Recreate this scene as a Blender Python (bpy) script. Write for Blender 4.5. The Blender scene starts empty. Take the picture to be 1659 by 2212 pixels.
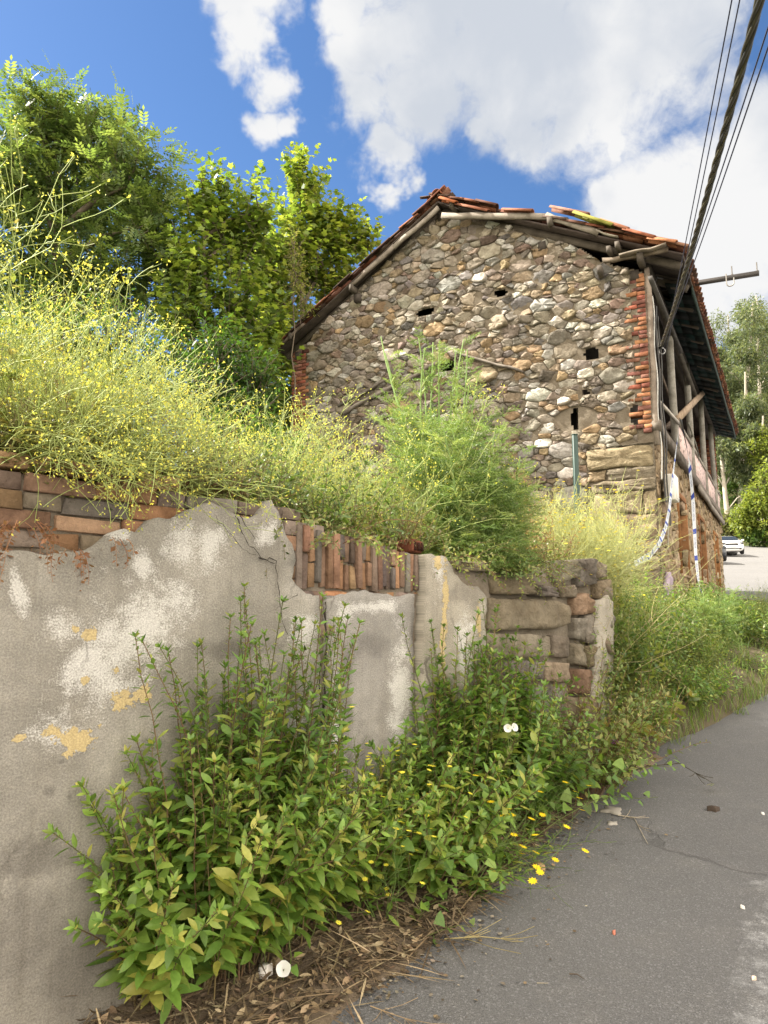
import bpy, bmesh, math, random
import numpy as np
from mathutils import Vector, Matrix, noise as mnoise
from mathutils.geometry import delaunay_2d_cdt
C = bpy.context.scene.collection
R = math.radians
# ------------------------------------------------------------------ camera, world, sun, exposure
PITCH = 0.1381; FPX = 1534.0; EYE = 1.6
cam_data = bpy.data.cameras.new('camera'); cam = bpy.data.objects.new('camera', cam_data); C.objects.link(cam)
cam.location = (0, 0, EYE); cam.rotation_euler = (math.pi / 2 + PITCH, 0, 0)
cam_data.sensor_fit = 'VERTICAL'; cam_data.sensor_height = 34.6; cam_data.lens = 34.6 * FPX / 2212
cam_data.clip_end = 3000
sc = bpy.context.scene; sc.camera = cam
sc.view_settings.view_transform = 'Standard'; sc.view_settings.look = 'None'
sc.view_settings.gamma = 1; sc.view_settings.exposure = 2.12
sc.cycles.max_bounces = 8; sc.cycles.transparent_max_bounces = 6

def ray(px, py):                      # viewing direction of a photo point (1659 x 2212 frame)
    u = (px - 829.5) / FPX; v = (1106 - py) / FPX
    return np.array([u, math.cos(PITCH) - math.sin(PITCH) * v, math.sin(PITCH) + math.cos(PITCH) * v])

SUN_AZ = np.array([-0.968, 0.25]); SUN_AZ = SUN_AZ / np.linalg.norm(SUN_AZ); SUN_EL = R(47)
sun_dir = np.array([SUN_AZ[0] * math.cos(SUN_EL), SUN_AZ[1] * math.cos(SUN_EL), math.sin(SUN_EL)])
sl = bpy.data.lights.new('sun', 'SUN'); sl.energy = 3.6; sl.angle = R(0.5); sl.color = (1, 0.945, 0.84)
so = bpy.data.objects.new('sun', sl); C.objects.link(so)
so.rotation_euler = Vector(sun_dir).to_track_quat('Z', 'Y').to_euler()

class NT:                             # small node-tree writer
    def __init__(s, tree): s.t = tree; s.t.nodes.clear()
    def n(s, typ, **kw):
        nd = s.t.nodes.new(typ)
        for k, v in kw.items():
            if k.startswith('i_'): 
                key = k[2:]
                key = int(key) if key.isdigit() else key.replace('_', ' ')
                s.put(nd, key, v)
            else: setattr(nd, k, v)
        return nd
    def put(s, nd, key, v):
        sock = nd.inputs[key]
        if isinstance(v, bpy.types.NodeSocket): s.t.links.new(v, sock)
        elif isinstance(v, bpy.types.Node): s.t.links.new(v.outputs[0], sock)
        else:
            if isinstance(v, (tuple, list)) and len(v) == 3 and sock.type == 'RGBA': v = (*v, 1)
            sock.default_value = v
    def math(s, op, a, b=0.0, c=None, clamp=False):
        nd = s.n('ShaderNodeMath', operation=op, use_clamp=clamp); s.put(nd, 0, a); s.put(nd, 1, b)
        if c is not None: s.put(nd, 2, c)
        return nd.outputs[0]
    def mix(s, f, a, b, mode='MIX'):
        nd = s.n('ShaderNodeMix', data_type='RGBA', blend_type=mode)
        s.put(nd, 0, f); s.put(nd, 6, a); s.put(nd, 7, b); return nd.outputs[2]
    def ramp(s, v, lo, hi, a=0.0, b=1.0, smooth=True):
        nd = s.n('ShaderNodeMapRange', interpolation_type='SMOOTHSTEP' if smooth else 'LINEAR')
        s.put(nd, 0, v); s.put(nd, 1, lo); s.put(nd, 2, hi); s.put(nd, 3, a); s.put(nd, 4, b); return nd.outputs[0]
    def noise(s, vec, scale, detail=4, rough=0.55, dist=0.0):
        nd = s.n('ShaderNodeTexNoise'); s.put(nd, 'Vector', vec); s.put(nd, 'Scale', scale); s.put(nd, 'Detail', detail)
        s.put(nd, 'Roughness', rough); s.put(nd, 'Distortion', dist); return nd.outputs['Fac']
    def scale(s, vec, sx, sy, sz):
        nd = s.n('ShaderNodeMapping'); s.put(nd, 0, vec); s.put(nd, 'Scale', (sx, sy, sz)); return nd.outputs[0]

world = bpy.data.worlds.new('World'); sc.world = world; world.use_nodes = True
w = NT(world.node_tree)
sky = w.n('ShaderNodeTexSky', sky_type='NISHITA', sun_disc=False)
sky.sun_elevation = SUN_EL; sky.sun_rotation = math.atan2(SUN_AZ[0], SUN_AZ[1]); sky.air_density = 1.0; sky.dust_density = 0.3; sky.ozone_density = 3.0
gen = w.n('ShaderNodeTexCoord').outputs['Generated']
nrm = w.n('ShaderNodeVectorMath', operation='NORMALIZE'); w.put(nrm, 0, gen); nrm = nrm.outputs[0]
# clouds by direction in the sky: soft round masses broken up by noise
CLOUDS = [(545,10,70),(540,100,62),(585,175,52),(560,265,48),(610,255,34),(740,20,70),(765,130,72),(785,235,72),(830,320,58),(842,395,42),(930,60,190),(900,185,120),(1100,90,215),
          (1090,275,88),(1020,300,45),(1300,110,185),(1230,235,70),(1330,255,48),(1450,50,140),(1420,430,150),(1320,400,55),(1560,380,150),(1640,290,110),(1560,560,210),(1450,540,110)]
mask = None
wrp = w.n('ShaderNodeTexNoise'); w.put(wrp, 'Vector', nrm); w.put(wrp, 'Scale', 7.0); w.put(wrp, 'Detail', 5); w.put(wrp, 'Roughness', 0.6)
ws = w.n('ShaderNodeVectorMath', operation='SUBTRACT'); w.put(ws, 0, wrp.outputs['Color']); ws.inputs[1].default_value = (.5, .5, .5)
wm = w.n('ShaderNodeVectorMath', operation='MULTIPLY_ADD'); w.put(wm, 0, ws.outputs[0]); wm.inputs[1].default_value = (.15, .15, .15); w.put(wm, 2, nrm)
for px, py, r in CLOUDS:
    d = ray(px, py); d = d / np.linalg.norm(d)
    dn = w.n('ShaderNodeVectorMath', operation='DISTANCE'); w.put(dn, 0, wm.outputs[0]); dn.inputs[1].default_value = tuple(d)
    rr = r / FPX
    m = w.ramp(dn.outputs['Value'], rr * 1.45, rr * 0.25)
    mask = m if mask is None else w.math('MAXIMUM', mask, m)
# out of view: near-full bright warm cloud, added to lift and warm the shade
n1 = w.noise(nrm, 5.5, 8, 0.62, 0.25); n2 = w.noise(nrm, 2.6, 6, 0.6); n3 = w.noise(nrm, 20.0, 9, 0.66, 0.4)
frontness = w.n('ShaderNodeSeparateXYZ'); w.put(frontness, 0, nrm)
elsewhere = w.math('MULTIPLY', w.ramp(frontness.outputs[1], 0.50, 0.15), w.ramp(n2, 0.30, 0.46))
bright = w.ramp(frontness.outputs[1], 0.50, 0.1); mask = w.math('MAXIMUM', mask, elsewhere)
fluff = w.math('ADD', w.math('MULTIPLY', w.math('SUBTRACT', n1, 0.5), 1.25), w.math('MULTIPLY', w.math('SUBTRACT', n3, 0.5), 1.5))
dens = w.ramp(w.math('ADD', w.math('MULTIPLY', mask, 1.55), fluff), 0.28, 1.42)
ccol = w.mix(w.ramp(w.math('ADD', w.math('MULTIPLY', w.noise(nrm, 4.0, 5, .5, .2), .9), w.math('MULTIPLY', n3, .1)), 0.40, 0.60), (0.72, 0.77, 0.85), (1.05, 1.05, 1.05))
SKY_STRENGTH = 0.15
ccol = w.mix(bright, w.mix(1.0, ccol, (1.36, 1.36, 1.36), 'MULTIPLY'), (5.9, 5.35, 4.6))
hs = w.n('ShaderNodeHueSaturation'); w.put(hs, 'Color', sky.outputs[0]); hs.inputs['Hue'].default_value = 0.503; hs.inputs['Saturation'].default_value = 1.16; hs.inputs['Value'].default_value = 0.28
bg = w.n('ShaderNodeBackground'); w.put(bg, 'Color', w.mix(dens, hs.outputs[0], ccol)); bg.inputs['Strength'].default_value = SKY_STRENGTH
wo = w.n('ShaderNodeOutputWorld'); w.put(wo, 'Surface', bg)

# ------------------------------------------------------------------ helpers: meshes
def rng(seed): return np.random.default_rng(seed)
class Bag:
    def __init__(s): s.v = []; s.f = {}; s.c = []; s.n = 0
    def add(s, V, F, col=(.5, .5, .5)):
        V = np.asarray(V, float).reshape(-1, 3)
        for f in F:
            f = np.asarray(f, int)
            if f.size: s.f.setdefault(f.shape[-1], []).append(f.reshape(-1, f.shape[-1]) + s.n)
        col = np.asarray(col, float)
        s.c.append(np.broadcast_to(col, (len(V), 3)) if col.ndim == 1 else col)
        s.v.append(V); s.n += len(V)
    def build(s, name, mat, parent=None, smooth=False):
        if s.n == 0: return None
        V = np.concatenate(s.v); col = np.concatenate(s.c)
        me = bpy.data.meshes.new(name); me.vertices.add(len(V)); me.vertices.foreach_set('co', V.ravel())
        idx = []; starts = []; p = 0
        for k in sorted(s.f):
            F = np.concatenate(s.f[k]); idx.append(F.ravel()); starts.append(p + np.arange(len(F)) * k); p += F.size
        idx = np.concatenate(idx); starts = np.concatenate(starts)
        me.loops.add(len(idx)); me.loops.foreach_set('vertex_index', idx)
        me.polygons.add(len(starts)); me.polygons.foreach_set('loop_start', starts)
        me.update(calc_edges=True); me.validate()
        a = me.color_attributes.new('col', 'FLOAT_COLOR', 'POINT')
        rgba = np.ones((len(V), 4)); rgba[:, :3] = col; a.data.foreach_set('color', rgba.ravel())
        if smooth: me.polygons.foreach_set('use_smooth', np.ones(len(me.polygons), bool))
        me.materials.append(mat)
        o = bpy.data.objects.new(name, me); C.objects.link(o)
        if parent is not None: o.parent = parent
        return o
def tag(o, label=None, cat=None, group=None, kind=None):
    if label: o['label'] = label
    if cat: o['category'] = cat
    if group: o['group'] = group
    if kind: o['kind'] = kind
    return o
def thing(name, label, cat, loc=(0, 0, 0), rz=0.0, group=None):
    o = bpy.data.objects.new(name, None); C.objects.link(o); o.location = loc; o.rotation_euler = (0, 0, rz)
    o.empty_display_size = .1
    return tag(o, label, cat, group)
def dup(root, loc, rz=0.0, scale=1.0, label=None):
    r = root.copy(); C.objects.link(r); r.location = loc; r.rotation_euler = (root.rotation_euler[0], root.rotation_euler[1], rz); r.scale = (scale,) * 3
    if label: r['label'] = label
    for ch in list(root.children):
        c = ch.copy(); C.objects.link(c); c.parent = r
        for g in list(ch.children):
            d = g.copy(); C.objects.link(d); d.parent = c
    return r
def unit(v): v = np.asarray(v, float); return v / (np.linalg.norm(v, axis=-1, keepdims=True) + 1e-9)
def frame_of(d):
    d = unit(d); a = np.array([0, 0, 1.]) if abs(d[2]) < .9 else np.array([1., 0, 0])
    x = unit(np.cross(a, d)); return x, np.cross(d, x)
def tube(bag, P, rad, sides=3, col=(.3, .3, .1), cap=False):
    P = np.asarray(P, float); n = len(P); rad = np.broadcast_to(rad, (n,))
    T = np.gradient(P, axis=0); x, y = frame_of(T.mean(0))
    an = np.arange(sides) * 2 * math.pi / sides
    Tn = unit(T); X = unit(x - Tn * (Tn @ x)[:, None]); Y = np.cross(Tn, X)
    V = P[:, None] + (X[:, None] * np.cos(an)[None, :, None] + Y[:, None] * np.sin(an)[None, :, None]) * rad[:, None, None]
    i = np.arange(n - 1)[:, None] * sides; j = np.arange(sides)[None]; k = (j + 1) % sides
    F = np.stack([i + j, i + k, i + sides + k, i + sides + j], -1).reshape(-1, 4)
    Fs = [F]
    if cap and sides == 4: Fs.append(np.array([[3, 2, 1, 0], [(n-1)*4, (n-1)*4+1, (n-1)*4+2, (n-1)*4+3]]))
    elif cap and sides > 4:
        for base, fl in ((0, -1), ((n - 1) * sides, 1)):
            Fs.append(np.array([[base + q for q in range(sides)][::fl]]))
    bag.add(V.reshape(-1, 3), Fs, col)
BOXF = np.array([[0, 3, 2, 1], [4, 5, 6, 7], [0, 1, 5, 4], [1, 2, 6, 5], [2, 3, 7, 6], [3, 0, 4, 7]])
def box(bag, lo, hi, col, jit=0.0, rg=None, bev=0.0):
    lo = np.asarray(lo, float); hi = np.asarray(hi, float)
    if bev <= 0:
        V = np.array([[lo[0], lo[1], lo[2]], [hi[0], lo[1], lo[2]], [hi[0], hi[1], lo[2]], [lo[0], hi[1], lo[2]],
                      [lo[0], lo[1], hi[2]], [hi[0], lo[1], hi[2]], [hi[0], hi[1], hi[2]], [lo[0], hi[1], hi[2]]])
        if jit: V = V + rg.normal(0, jit, V.shape)
        bag.add(V, [BOXF], col)
    else:                                # chamfered box: 24 vertices
        V = []; c = (lo + hi) / 2; h = (hi - lo) / 2; ids = {}
        for sx in (-1, 1):
            for sy in (-1, 1):
                for sz in (-1, 1):
                    s_ = np.array([sx, sy, sz])
                    for ax in range(3):
                        p = c + s_ * h; 
                        for q in range(3):
                            if q != ax: p[q] -= s_[q] * min(bev, h[q] * .8)
                        ids[(sx, sy, sz, ax)] = len(V); V.append(p)
        V = np.array(V)
        if jit:
            J = rg.normal(0, jit, (8, 3)); V = V + np.repeat(J, 3, 0)
        Q = []; Tt = []
        for ax in range(3):
            o1, o2 = (ax + 1) % 3, (ax + 2) % 3
            for s0 in (-1, 1):
                q = []
                for a, b in ((-1, -1), (1, -1), (1, 1), (-1, 1)):
                    k = [0, 0, 0]; k[ax] = s0; k[o1] = a; k[o2] = b; q.append(ids[(*k, ax)])
                Q.append(q if s0 > 0 else q[::-1])
            for a in (-1, 1):
                for b in (-1, 1):        # edge chamfers along ax
                    k0 = [0] * 3; k1 = [0] * 3; k0[ax] = -1; k1[ax] = 1; k0[o1] = k1[o1] = a; k0[o2] = k1[o2] = b
                    q = [ids[(*k0, o1)], ids[(*k1, o1)], ids[(*k1, o2)], ids[(*k0, o2)]]
                    Q.append(q if a * b < 0 else q[::-1])
        for k in [(a, b, c_) for a in (-1, 1) for b in (-1, 1) for c_ in (-1, 1)]:
            t = [ids[(*k, 0)], ids[(*k, 1)], ids[(*k, 2)]]
            Tt.append(t if k[0] * k[1] * k[2] > 0 else t[::-1])
        bag.add(V, [np.array(Q), np.array(Tt)], col)
def plank(bag, p0, p1, wid, thk, col, up=(0, 0, 1), rg=None, n=5, wob=0.0, ends=0.0):
    """a board from p0 to p1: 'wid' across, 'thk' along up"""
    p0 = np.asarray(p0, float); p1 = np.asarray(p1, float); d = unit(p1 - p0); up = np.asarray(up, float)
    up = unit(up - d * (up @ d)); sd = np.cross(d, up); V = []
    for i in range(n):
        t = i / (n - 1); c = p0 + (p1 - p0) * t
        if wob and rg is not None: c = c + (sd * rg.normal() + up * rg.normal()) * wob
        for a, b in ((-1, -1), (1, -1), (1, 1), (-1, 1)):
            e = d * rg.normal() * ends if ends and rg is not None and i in (0, n - 1) else 0
            V.append(c + sd * a * wid / 2 + up * b * thk / 2 + e)
    F = []
    for i in range(n - 1):
        for j in range(4): F.append([i * 4 + j, i * 4 + (j + 1) % 4, i * 4 + 4 + (j + 1) % 4, i * 4 + 4 + j])
    F += [[3, 2, 1, 0], [(n - 1) * 4 + q for q in range(4)]]
    bag.add(V, [np.array(F)], col)
def leaf_shape(w=.36, fold=.12, droop=.18, n=5, fat=.45, heart=False):
    """blade along +x, length 1; returns V, tris, quads"""
    us = np.linspace(0, 1, n); V = [[0, 0, 0]]
    for u in us[1:-1]:
        ww = w * .5 * (math.sin(math.pi * u ** (math.log(.5) / math.log(fat)))) ** .85
        z = -droop * u * u
        V += [[u, 0, z - fold * ww * .6], [u, ww, z + fold * ww], [u, -ww, z + fold * ww]]
    V.append([1, 0, -droop]); V = np.array(V); T = [[0, 1, 2], [0, 3, 1]]; Q = []; m = n - 2
    for i in range(m - 1):
        a = 1 + 3 * i; Q += [[a, a + 3, a + 4, a + 1], [a, a + 2, a + 5, a + 3]]
    a = 1 + 3 * (m - 1); e = 1 + 3 * m; T += [[a, e, a + 1], [a, a + 2, e]]
    if heart: V[2] += [-.28, w * .18, 0]; V[3] += [-.28, -w * .18, 0]
    return V, np.array(T), np.array(Q, int).reshape(-1, 4)
def place(bag, tpl, pos, d, up, sc_, col):
    """copies of a template: x axis along d, z near up"""
    V, T, Q = tpl; pos = np.asarray(pos, float).reshape(-1, 3); n = len(pos)
    if n == 0: return
    d = unit(np.broadcast_to(d, (n, 3))); up = np.broadcast_to(np.asarray(up, float), (n, 3))
    y = np.cross(up, d); bad = np.linalg.norm(y, axis=1) < 1e-4; y[bad] = [0, 1, 0.01]; y = unit(y); z = np.cross(d, y)
    s = np.asarray(sc_, float)
    s = np.broadcast_to(s.reshape(-1, 1) if s.ndim < 2 else s, (n, 3))
    L = V[None] * s[:, None, :]
    W = pos[:, None] + L[..., 0:1] * d[:, None] + L[..., 1:2] * y[:, None] + L[..., 2:3] * z[:, None]
    off = (np.arange(n) * len(V))[:, None, None]; Fs = []
    if len(T): Fs.append((T[None] + off).reshape(-1, 3))
    if len(Q): Fs.append((Q[None] + off).reshape(-1, 4))
    col = np.asarray(col, float); col = np.broadcast_to(col, (n, 3))
    bag.add(W.reshape(-1, 3), Fs, np.repeat(col, len(V), 0))
def palette(rg, cols, n, var=.12):
    cols = np.asarray(cols, float); c = cols[rg.integers(0, len(cols), n)]
    return np.clip(c * rg.normal(1, var, (n, 1)) * rg.normal(1, .022, (n, 3)), .004, .95)
def rdir(rg, n): return unit(rg.normal(size=(n, 3)))

# ------------------------------------------------------------------ helpers: where a photo point lies in the place
def road_z(y):
    y = np.asarray(y, float)
    return np.interp(y, [-30, 0, 22, 51, 64, 400], [-3.0, 0, 2.15, 5.46, 7.4, 8.0])
def at(px, py, Y):
    d = ray(px, py); return np.array([0, 0, EYE]) + d * (Y / d[1])
def on_road(px, py):
    d = ray(px, py); lo, hi = .5, 80.
    for _ in range(60):
        m = (lo + hi) / 2; z = EYE + d[2] / d[1] * m
        if z > road_z(m): lo = m
        else: hi = m
    return np.array([d[0] / d[1] * lo, lo, float(road_z(lo))])
def on_plane(px, py, p, n):
    d = ray(px, py); o = np.array([0, 0, EYE]); t = ((np.asarray(p) - o) @ n) / (d @ n); return o + d * t

# ------------------------------------------------------------------ materials
def new_mat(name):
    m = bpy.data.materials.new(name); m.use_nodes = True; return m, NT(m.node_tree)
def finish(t, shader): o = t.n('ShaderNodeOutputMaterial'); t.put(o, 'Surface', shader)
def bump(t, h, strength=.4, dist=.01):
    b = t.n('ShaderNodeBump'); t.put(b, 'Height', h); b.inputs['Strength'].default_value = strength; b.inputs['Distance'].default_value = dist; return b.outputs[0]
def obj_co(t): return t.n('ShaderNodeTexCoord').outputs['Object']
def attr(t): return t.n('ShaderNodeAttribute', attribute_name='col').outputs['Color']
def pbsdf(t, col, rough=.9, normal=None, spec=.3, metal=0.0):
    p = t.n('ShaderNodeBsdfPrincipled'); t.put(p, 'Base Color', col); t.put(p, 'Roughness', rough); p.inputs['Specular IOR Level'].default_value = spec
    p.inputs['Metallic'].default_value = metal
    if normal is not None: t.put(p, 'Normal', normal)
    return p
def leaf_mat(name, trans=.38, rough=.5, spec=.35, mottled=True):
    m, t = new_mat(name); c = attr(t)
    if mottled:
        n = t.noise(obj_co(t), 55, 4); c = t.mix(t.ramp(n, .35, .65, 0, .45), c, t.mix(1, c, (.62, .66, .5), 'MULTIPLY')); c = t.mix(t.ramp(t.noise(obj_co(t), 120, 3), .62, .72, 0, .5), c, (.26, .22, .08))
    p = pbsdf(t, c, rough, None, spec); tr = t.n('ShaderNodeBsdfTranslucent'); t.put(tr, 'Color', t.mix(1, c, (1.35, 1.3, .7), 'MULTIPLY'))
    mx = t.n('ShaderNodeMixShader'); mx.inputs[0].default_value = trans; t.put(mx, 1, p); t.put(mx, 2, tr); finish(t, mx); return m
LEAF = leaf_mat('leaf', .42, .42, .5); TREE_LEAF = leaf_mat('tree_leaf', .52, .45, .35, False); STEM = leaf_mat('green_stem', .15, .6, .2, False); PETAL = leaf_mat('petal', .3, .6, .1, False)
def rough_mat(name, sc1=6, sc2=40, amt=.5, bs=.6, bd=.012, rough=.92, dirt=(.5, .45, .4), stretch=None, spec=.2):
    m, t = new_mat(name); co = obj_co(t)
    if stretch: co = t.scale(co, *stretch)
    n1 = t.noise(co, sc1, 5, .6); n2 = t.noise(co, sc2, 6, .65)
    c = attr(t); c = t.mix(t.ramp(n1, .38, .68, 0, amt), c, t.mix(1, c, dirt, 'MULTIPLY'))
    c = t.mix(t.ramp(n2, .35, .7, 0, .55), c, t.mix(1, c, (1.35, 1.33, 1.3), 'MULTIPLY'))
    h = t.math('ADD', n1, t.math('MULTIPLY', n2, .6)); finish(t, pbsdf(t, c, rough, bump(t, h, bs, bd), spec)); return m
STONE = rough_mat('rubble_stone', 9, 30, .6, 1.0, .03)
MORTAR = rough_mat('lime_mortar', 5, 60, .6, 1.0, .02, .97, (.55, .5, .44))
BRICK = rough_mat('old_brick', 9, 55, .75, 1.0, .012, .95, (.42, .40, .38))
WOOD = rough_mat('weathered_wood', 5, 30, .7, .7, .006, .85, (.45, .42, .4), (1, 1, 1))
TILE = rough_mat('roof_tile', 6, 45, .7, .6, .006, .9, (.38, .34, .26))
METAL = rough_mat('painted_metal', 12, 60, .4, .2, .002, .5, (.6, .5, .42), None, .5)
BARK = rough_mat('bark', 4, 25, .6, .8, .02, .95, (.5, .47, .42), (1, 1, .35))
SOIL = rough_mat('soil', 5, 60, .7, .9, .02, .98, (.5, .48, .45))
PAPER = rough_mat('litter_paper', 12, 60, .3, .3, .002, .8, (.7, .65, .6))
PLAIN = rough_mat('plain_coating', 14, 80, .25, .1, .002, .55, (.75, .7, .66), None, .4)
def glass_mat():
    m, t = new_mat('dark_glass'); finish(t, pbsdf(t, (.02, .024, .028), .08, None, .6)); return m
GLASS = glass_mat()
def paint_mat():
    m, t = new_mat('car_paint'); p = pbsdf(t, attr(t), .28, None, .5); p.inputs['Coat Weight'].default_value = .6; finish(t, p); return m
CARPAINT = paint_mat()
def asphalt():
    m, t = new_mat('asphalt'); co = obj_co(t)
    v = t.n('ShaderNodeTexVoronoi'); t.put(v, 'Vector', co); v.inputs['Scale'].default_value = 170
    n0 = t.noise(co, .6, 5, .6); n1 = t.noise(co, 5, 5, .6); n2 = t.noise(co, 190, 4, .7); n3 = t.noise(t.scale(co, 3, .4, 1), 1.5, 4)
    c = t.mix(t.ramp(n2, .3, .75), (.078, .077, .077), (.158, .156, .155))
    sep = t.n('ShaderNodeSeparateColor'); t.put(sep, 0, v.outputs['Color'])
    c = t.mix(t.ramp(sep.outputs[0], .86, .95, 0, .5), c, (.22, .22, .225))
    c = t.mix(t.ramp(n0, .35, .7, 0, .45), c, t.mix(1, c, (.70, .70, .70), 'MULTIPLY'))
    c = t.mix(t.ramp(n1, .45, .75, 0, .4), c, t.mix(1, c, (1.28, 1.24, 1.18), 'MULTIPLY'))
    cr = t.n('ShaderNodeTexVoronoi', feature='DISTANCE_TO_EDGE'); cw = t.n('ShaderNodeVectorMath', operation='MULTIPLY_ADD'); nz = t.n('ShaderNodeTexNoise'); t.put(nz, 'Vector', co); nz.inputs['Scale'].default_value = 2.5; nz.inputs['Detail'].default_value = 6
    t.put(cw, 0, nz.outputs['Color']); cw.inputs[1].default_value = (.55, .55, 0); t.put(cw, 2, co); t.put(cr, 'Vector', cw.outputs[0]); cr.inputs['Scale'].default_value = .42
    ck = t.math('MULTIPLY', t.ramp(cr.outputs['Distance'], .0035, .0075, 1, 0), t.ramp(t.noise(co, .9, 3), .50, .60)); c = t.mix(t.math('MULTIPLY', ck, .35), c, (.03, .029, .028))
    h = t.math('SUBTRACT', t.math('ADD', n2, t.math('MULTIPLY', v.outputs['Distance'], 1.2)), t.math('MULTIPLY', ck, 2.0))
    # the asphalt turns paler and warmer further up the road
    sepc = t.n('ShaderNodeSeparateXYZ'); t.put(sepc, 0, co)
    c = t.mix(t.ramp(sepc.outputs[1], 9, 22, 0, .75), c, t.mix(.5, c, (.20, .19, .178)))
    finish(t, pbsdf(t, c, .88, bump(t, h, .5, .006), .3)); return m
ASPHALT = asphalt()
def field_mat(name, a, b, s=1.2):
    m, t = new_mat(name); co = obj_co(t); n = t.noise(co, s, 7, .65); n2 = t.noise(co, s * 9, 5, .65)
    c = t.mix(t.ramp(n, .35, .65), a, b); c = t.mix(t.ramp(n2, .35, .7, 0, .6), c, t.mix(1, c, (.55, .55, .5), 'MULTIPLY'))
    finish(t, pbsdf(t, c, .97, bump(t, n2, .8, .05), .1)); return m
FIELD = field_mat('field', (.06, .09, .025), (.13, .11, .05)); HILL = field_mat('hillside', (.045, .075, .02), (.12, .10, .05), .25)
# ================================================================== SETTING
def sheet(name, xs, ys, fz, mat, col, kind='structure'):
    X, Y = np.meshgrid(xs, ys); Z = fz(X, Y); nx = len(xs); ny = len(ys)
    i = np.arange(ny - 1)[:, None] * nx; j = np.arange(nx - 1)[None]
    F = np.stack([i + j, i + j + 1, i + nx + j + 1, i + nx + j], -1).reshape(-1, 4)
    b = Bag(); b.add(np.stack([X, Y, Z], -1).reshape(-1, 3), [F], col); return tag(b.build(name, mat, None, True), kind=kind)
def fbm(x, y, s=1.0, seed=0.0):
    x = np.asarray(x, float) * s + seed; y = np.asarray(y, float) * s - seed * .7
    return (np.sin(x * 1.7 + np.sin(y * 1.3) * 1.4) + np.sin(y * 2.1 + np.sin(x * 1.9 + 1) * 1.2) * .8 + np.sin((x + y) * 3.7 + np.sin(x * 2.3 - y) * 1.5) * .45 + np.sin((x * 1.3 - y) * 6.1) * .25) / 2.5
ys_r = np.concatenate([np.linspace(-8, 24, 90), np.linspace(25, 66, 40)])
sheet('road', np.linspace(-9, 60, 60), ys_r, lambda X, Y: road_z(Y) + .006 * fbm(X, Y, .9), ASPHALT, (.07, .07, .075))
sheet('ground', np.linspace(-500, 500, 60), np.linspace(-200, 900, 60), lambda X, Y: road_z(Y) - .25 - .9 * (Y > 64), FIELD, (.1, .1, .05))
def hill_z(X, Y):
    e = np.clip(Y - 65 - .12 * np.abs(X - 38), 0, None); side = np.clip((X - 14) / 16, 0, 1) ** 1.5
    return 6.6 + side * np.minimum(e * .62, 34 + e * .05) + fbm(X, Y, .12) * .9 * np.clip(e / 5, 0, 1)
sheet('hillside', np.linspace(10, 260, 90), np.linspace(64.5, 330, 90), hill_z, HILL, (.1, .1, .05))

# ================================================================== GARDEN WALL (front, plastered)
A0 = on_road(258, 2205); A1 = on_road(1325, 1655)
wd = unit((A1 - A0)[:2]); WRZ = math.atan2(wd[1], wd[0]); wn = np.array([wd[1], -wd[0], 0])
W0 = np.array([A0[0], A0[1], 0.0])
def wk(px, py, off=0.0):              # photo point -> (k along the wall, z)
    q = on_plane(px, py, W0 + wn * off, wn) - W0
    return np.array([q[0] * wd[0] + q[1] * wd[1], q[2]])
def w2w(k, out, z): return np.array([W0[0] + wd[0] * k + wn[0] * out, W0[1] + wd[1] * k + wn[1] * out, z])   # wall coordinates -> world
def wall_ground(k): return float(road_z(W0[1] + wd[1] * k))
wall = thing('garden_wall', 'long cracked grey plaster wall with exposed brick top beside the road', 'wall', tuple(W0), WRZ)
def inside(poly, P):
    x, y = P[:, 0], P[:, 1]; r = np.zeros(len(P), bool); n = len(poly)
    for i in range(n):
        a, b = poly[i], poly[(i + 1) % n]
        c = ((a[1] > y) != (b[1] > y)); 
        with np.errstate(divide='ignore', invalid='ignore'): r ^= c & (x < (b[0] - a[0]) * (y - a[1]) / (b[1] - a[1]) + a[0])
    return r
def densify(poly, step, jit, rg, closed=True):
    out = []; n = len(poly)
    for i in range(n if closed else n - 1):
        a = np.asarray(poly[i], float); b = np.asarray(poly[(i + 1) % n], float); m = max(1, int(np.linalg.norm(b - a) / step))
        for q in range(m):
            p = a + (b - a) * q / m
            out.append(p + (rg.normal(0, jit, 2) if q else 0))
    return np.array(out)
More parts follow.
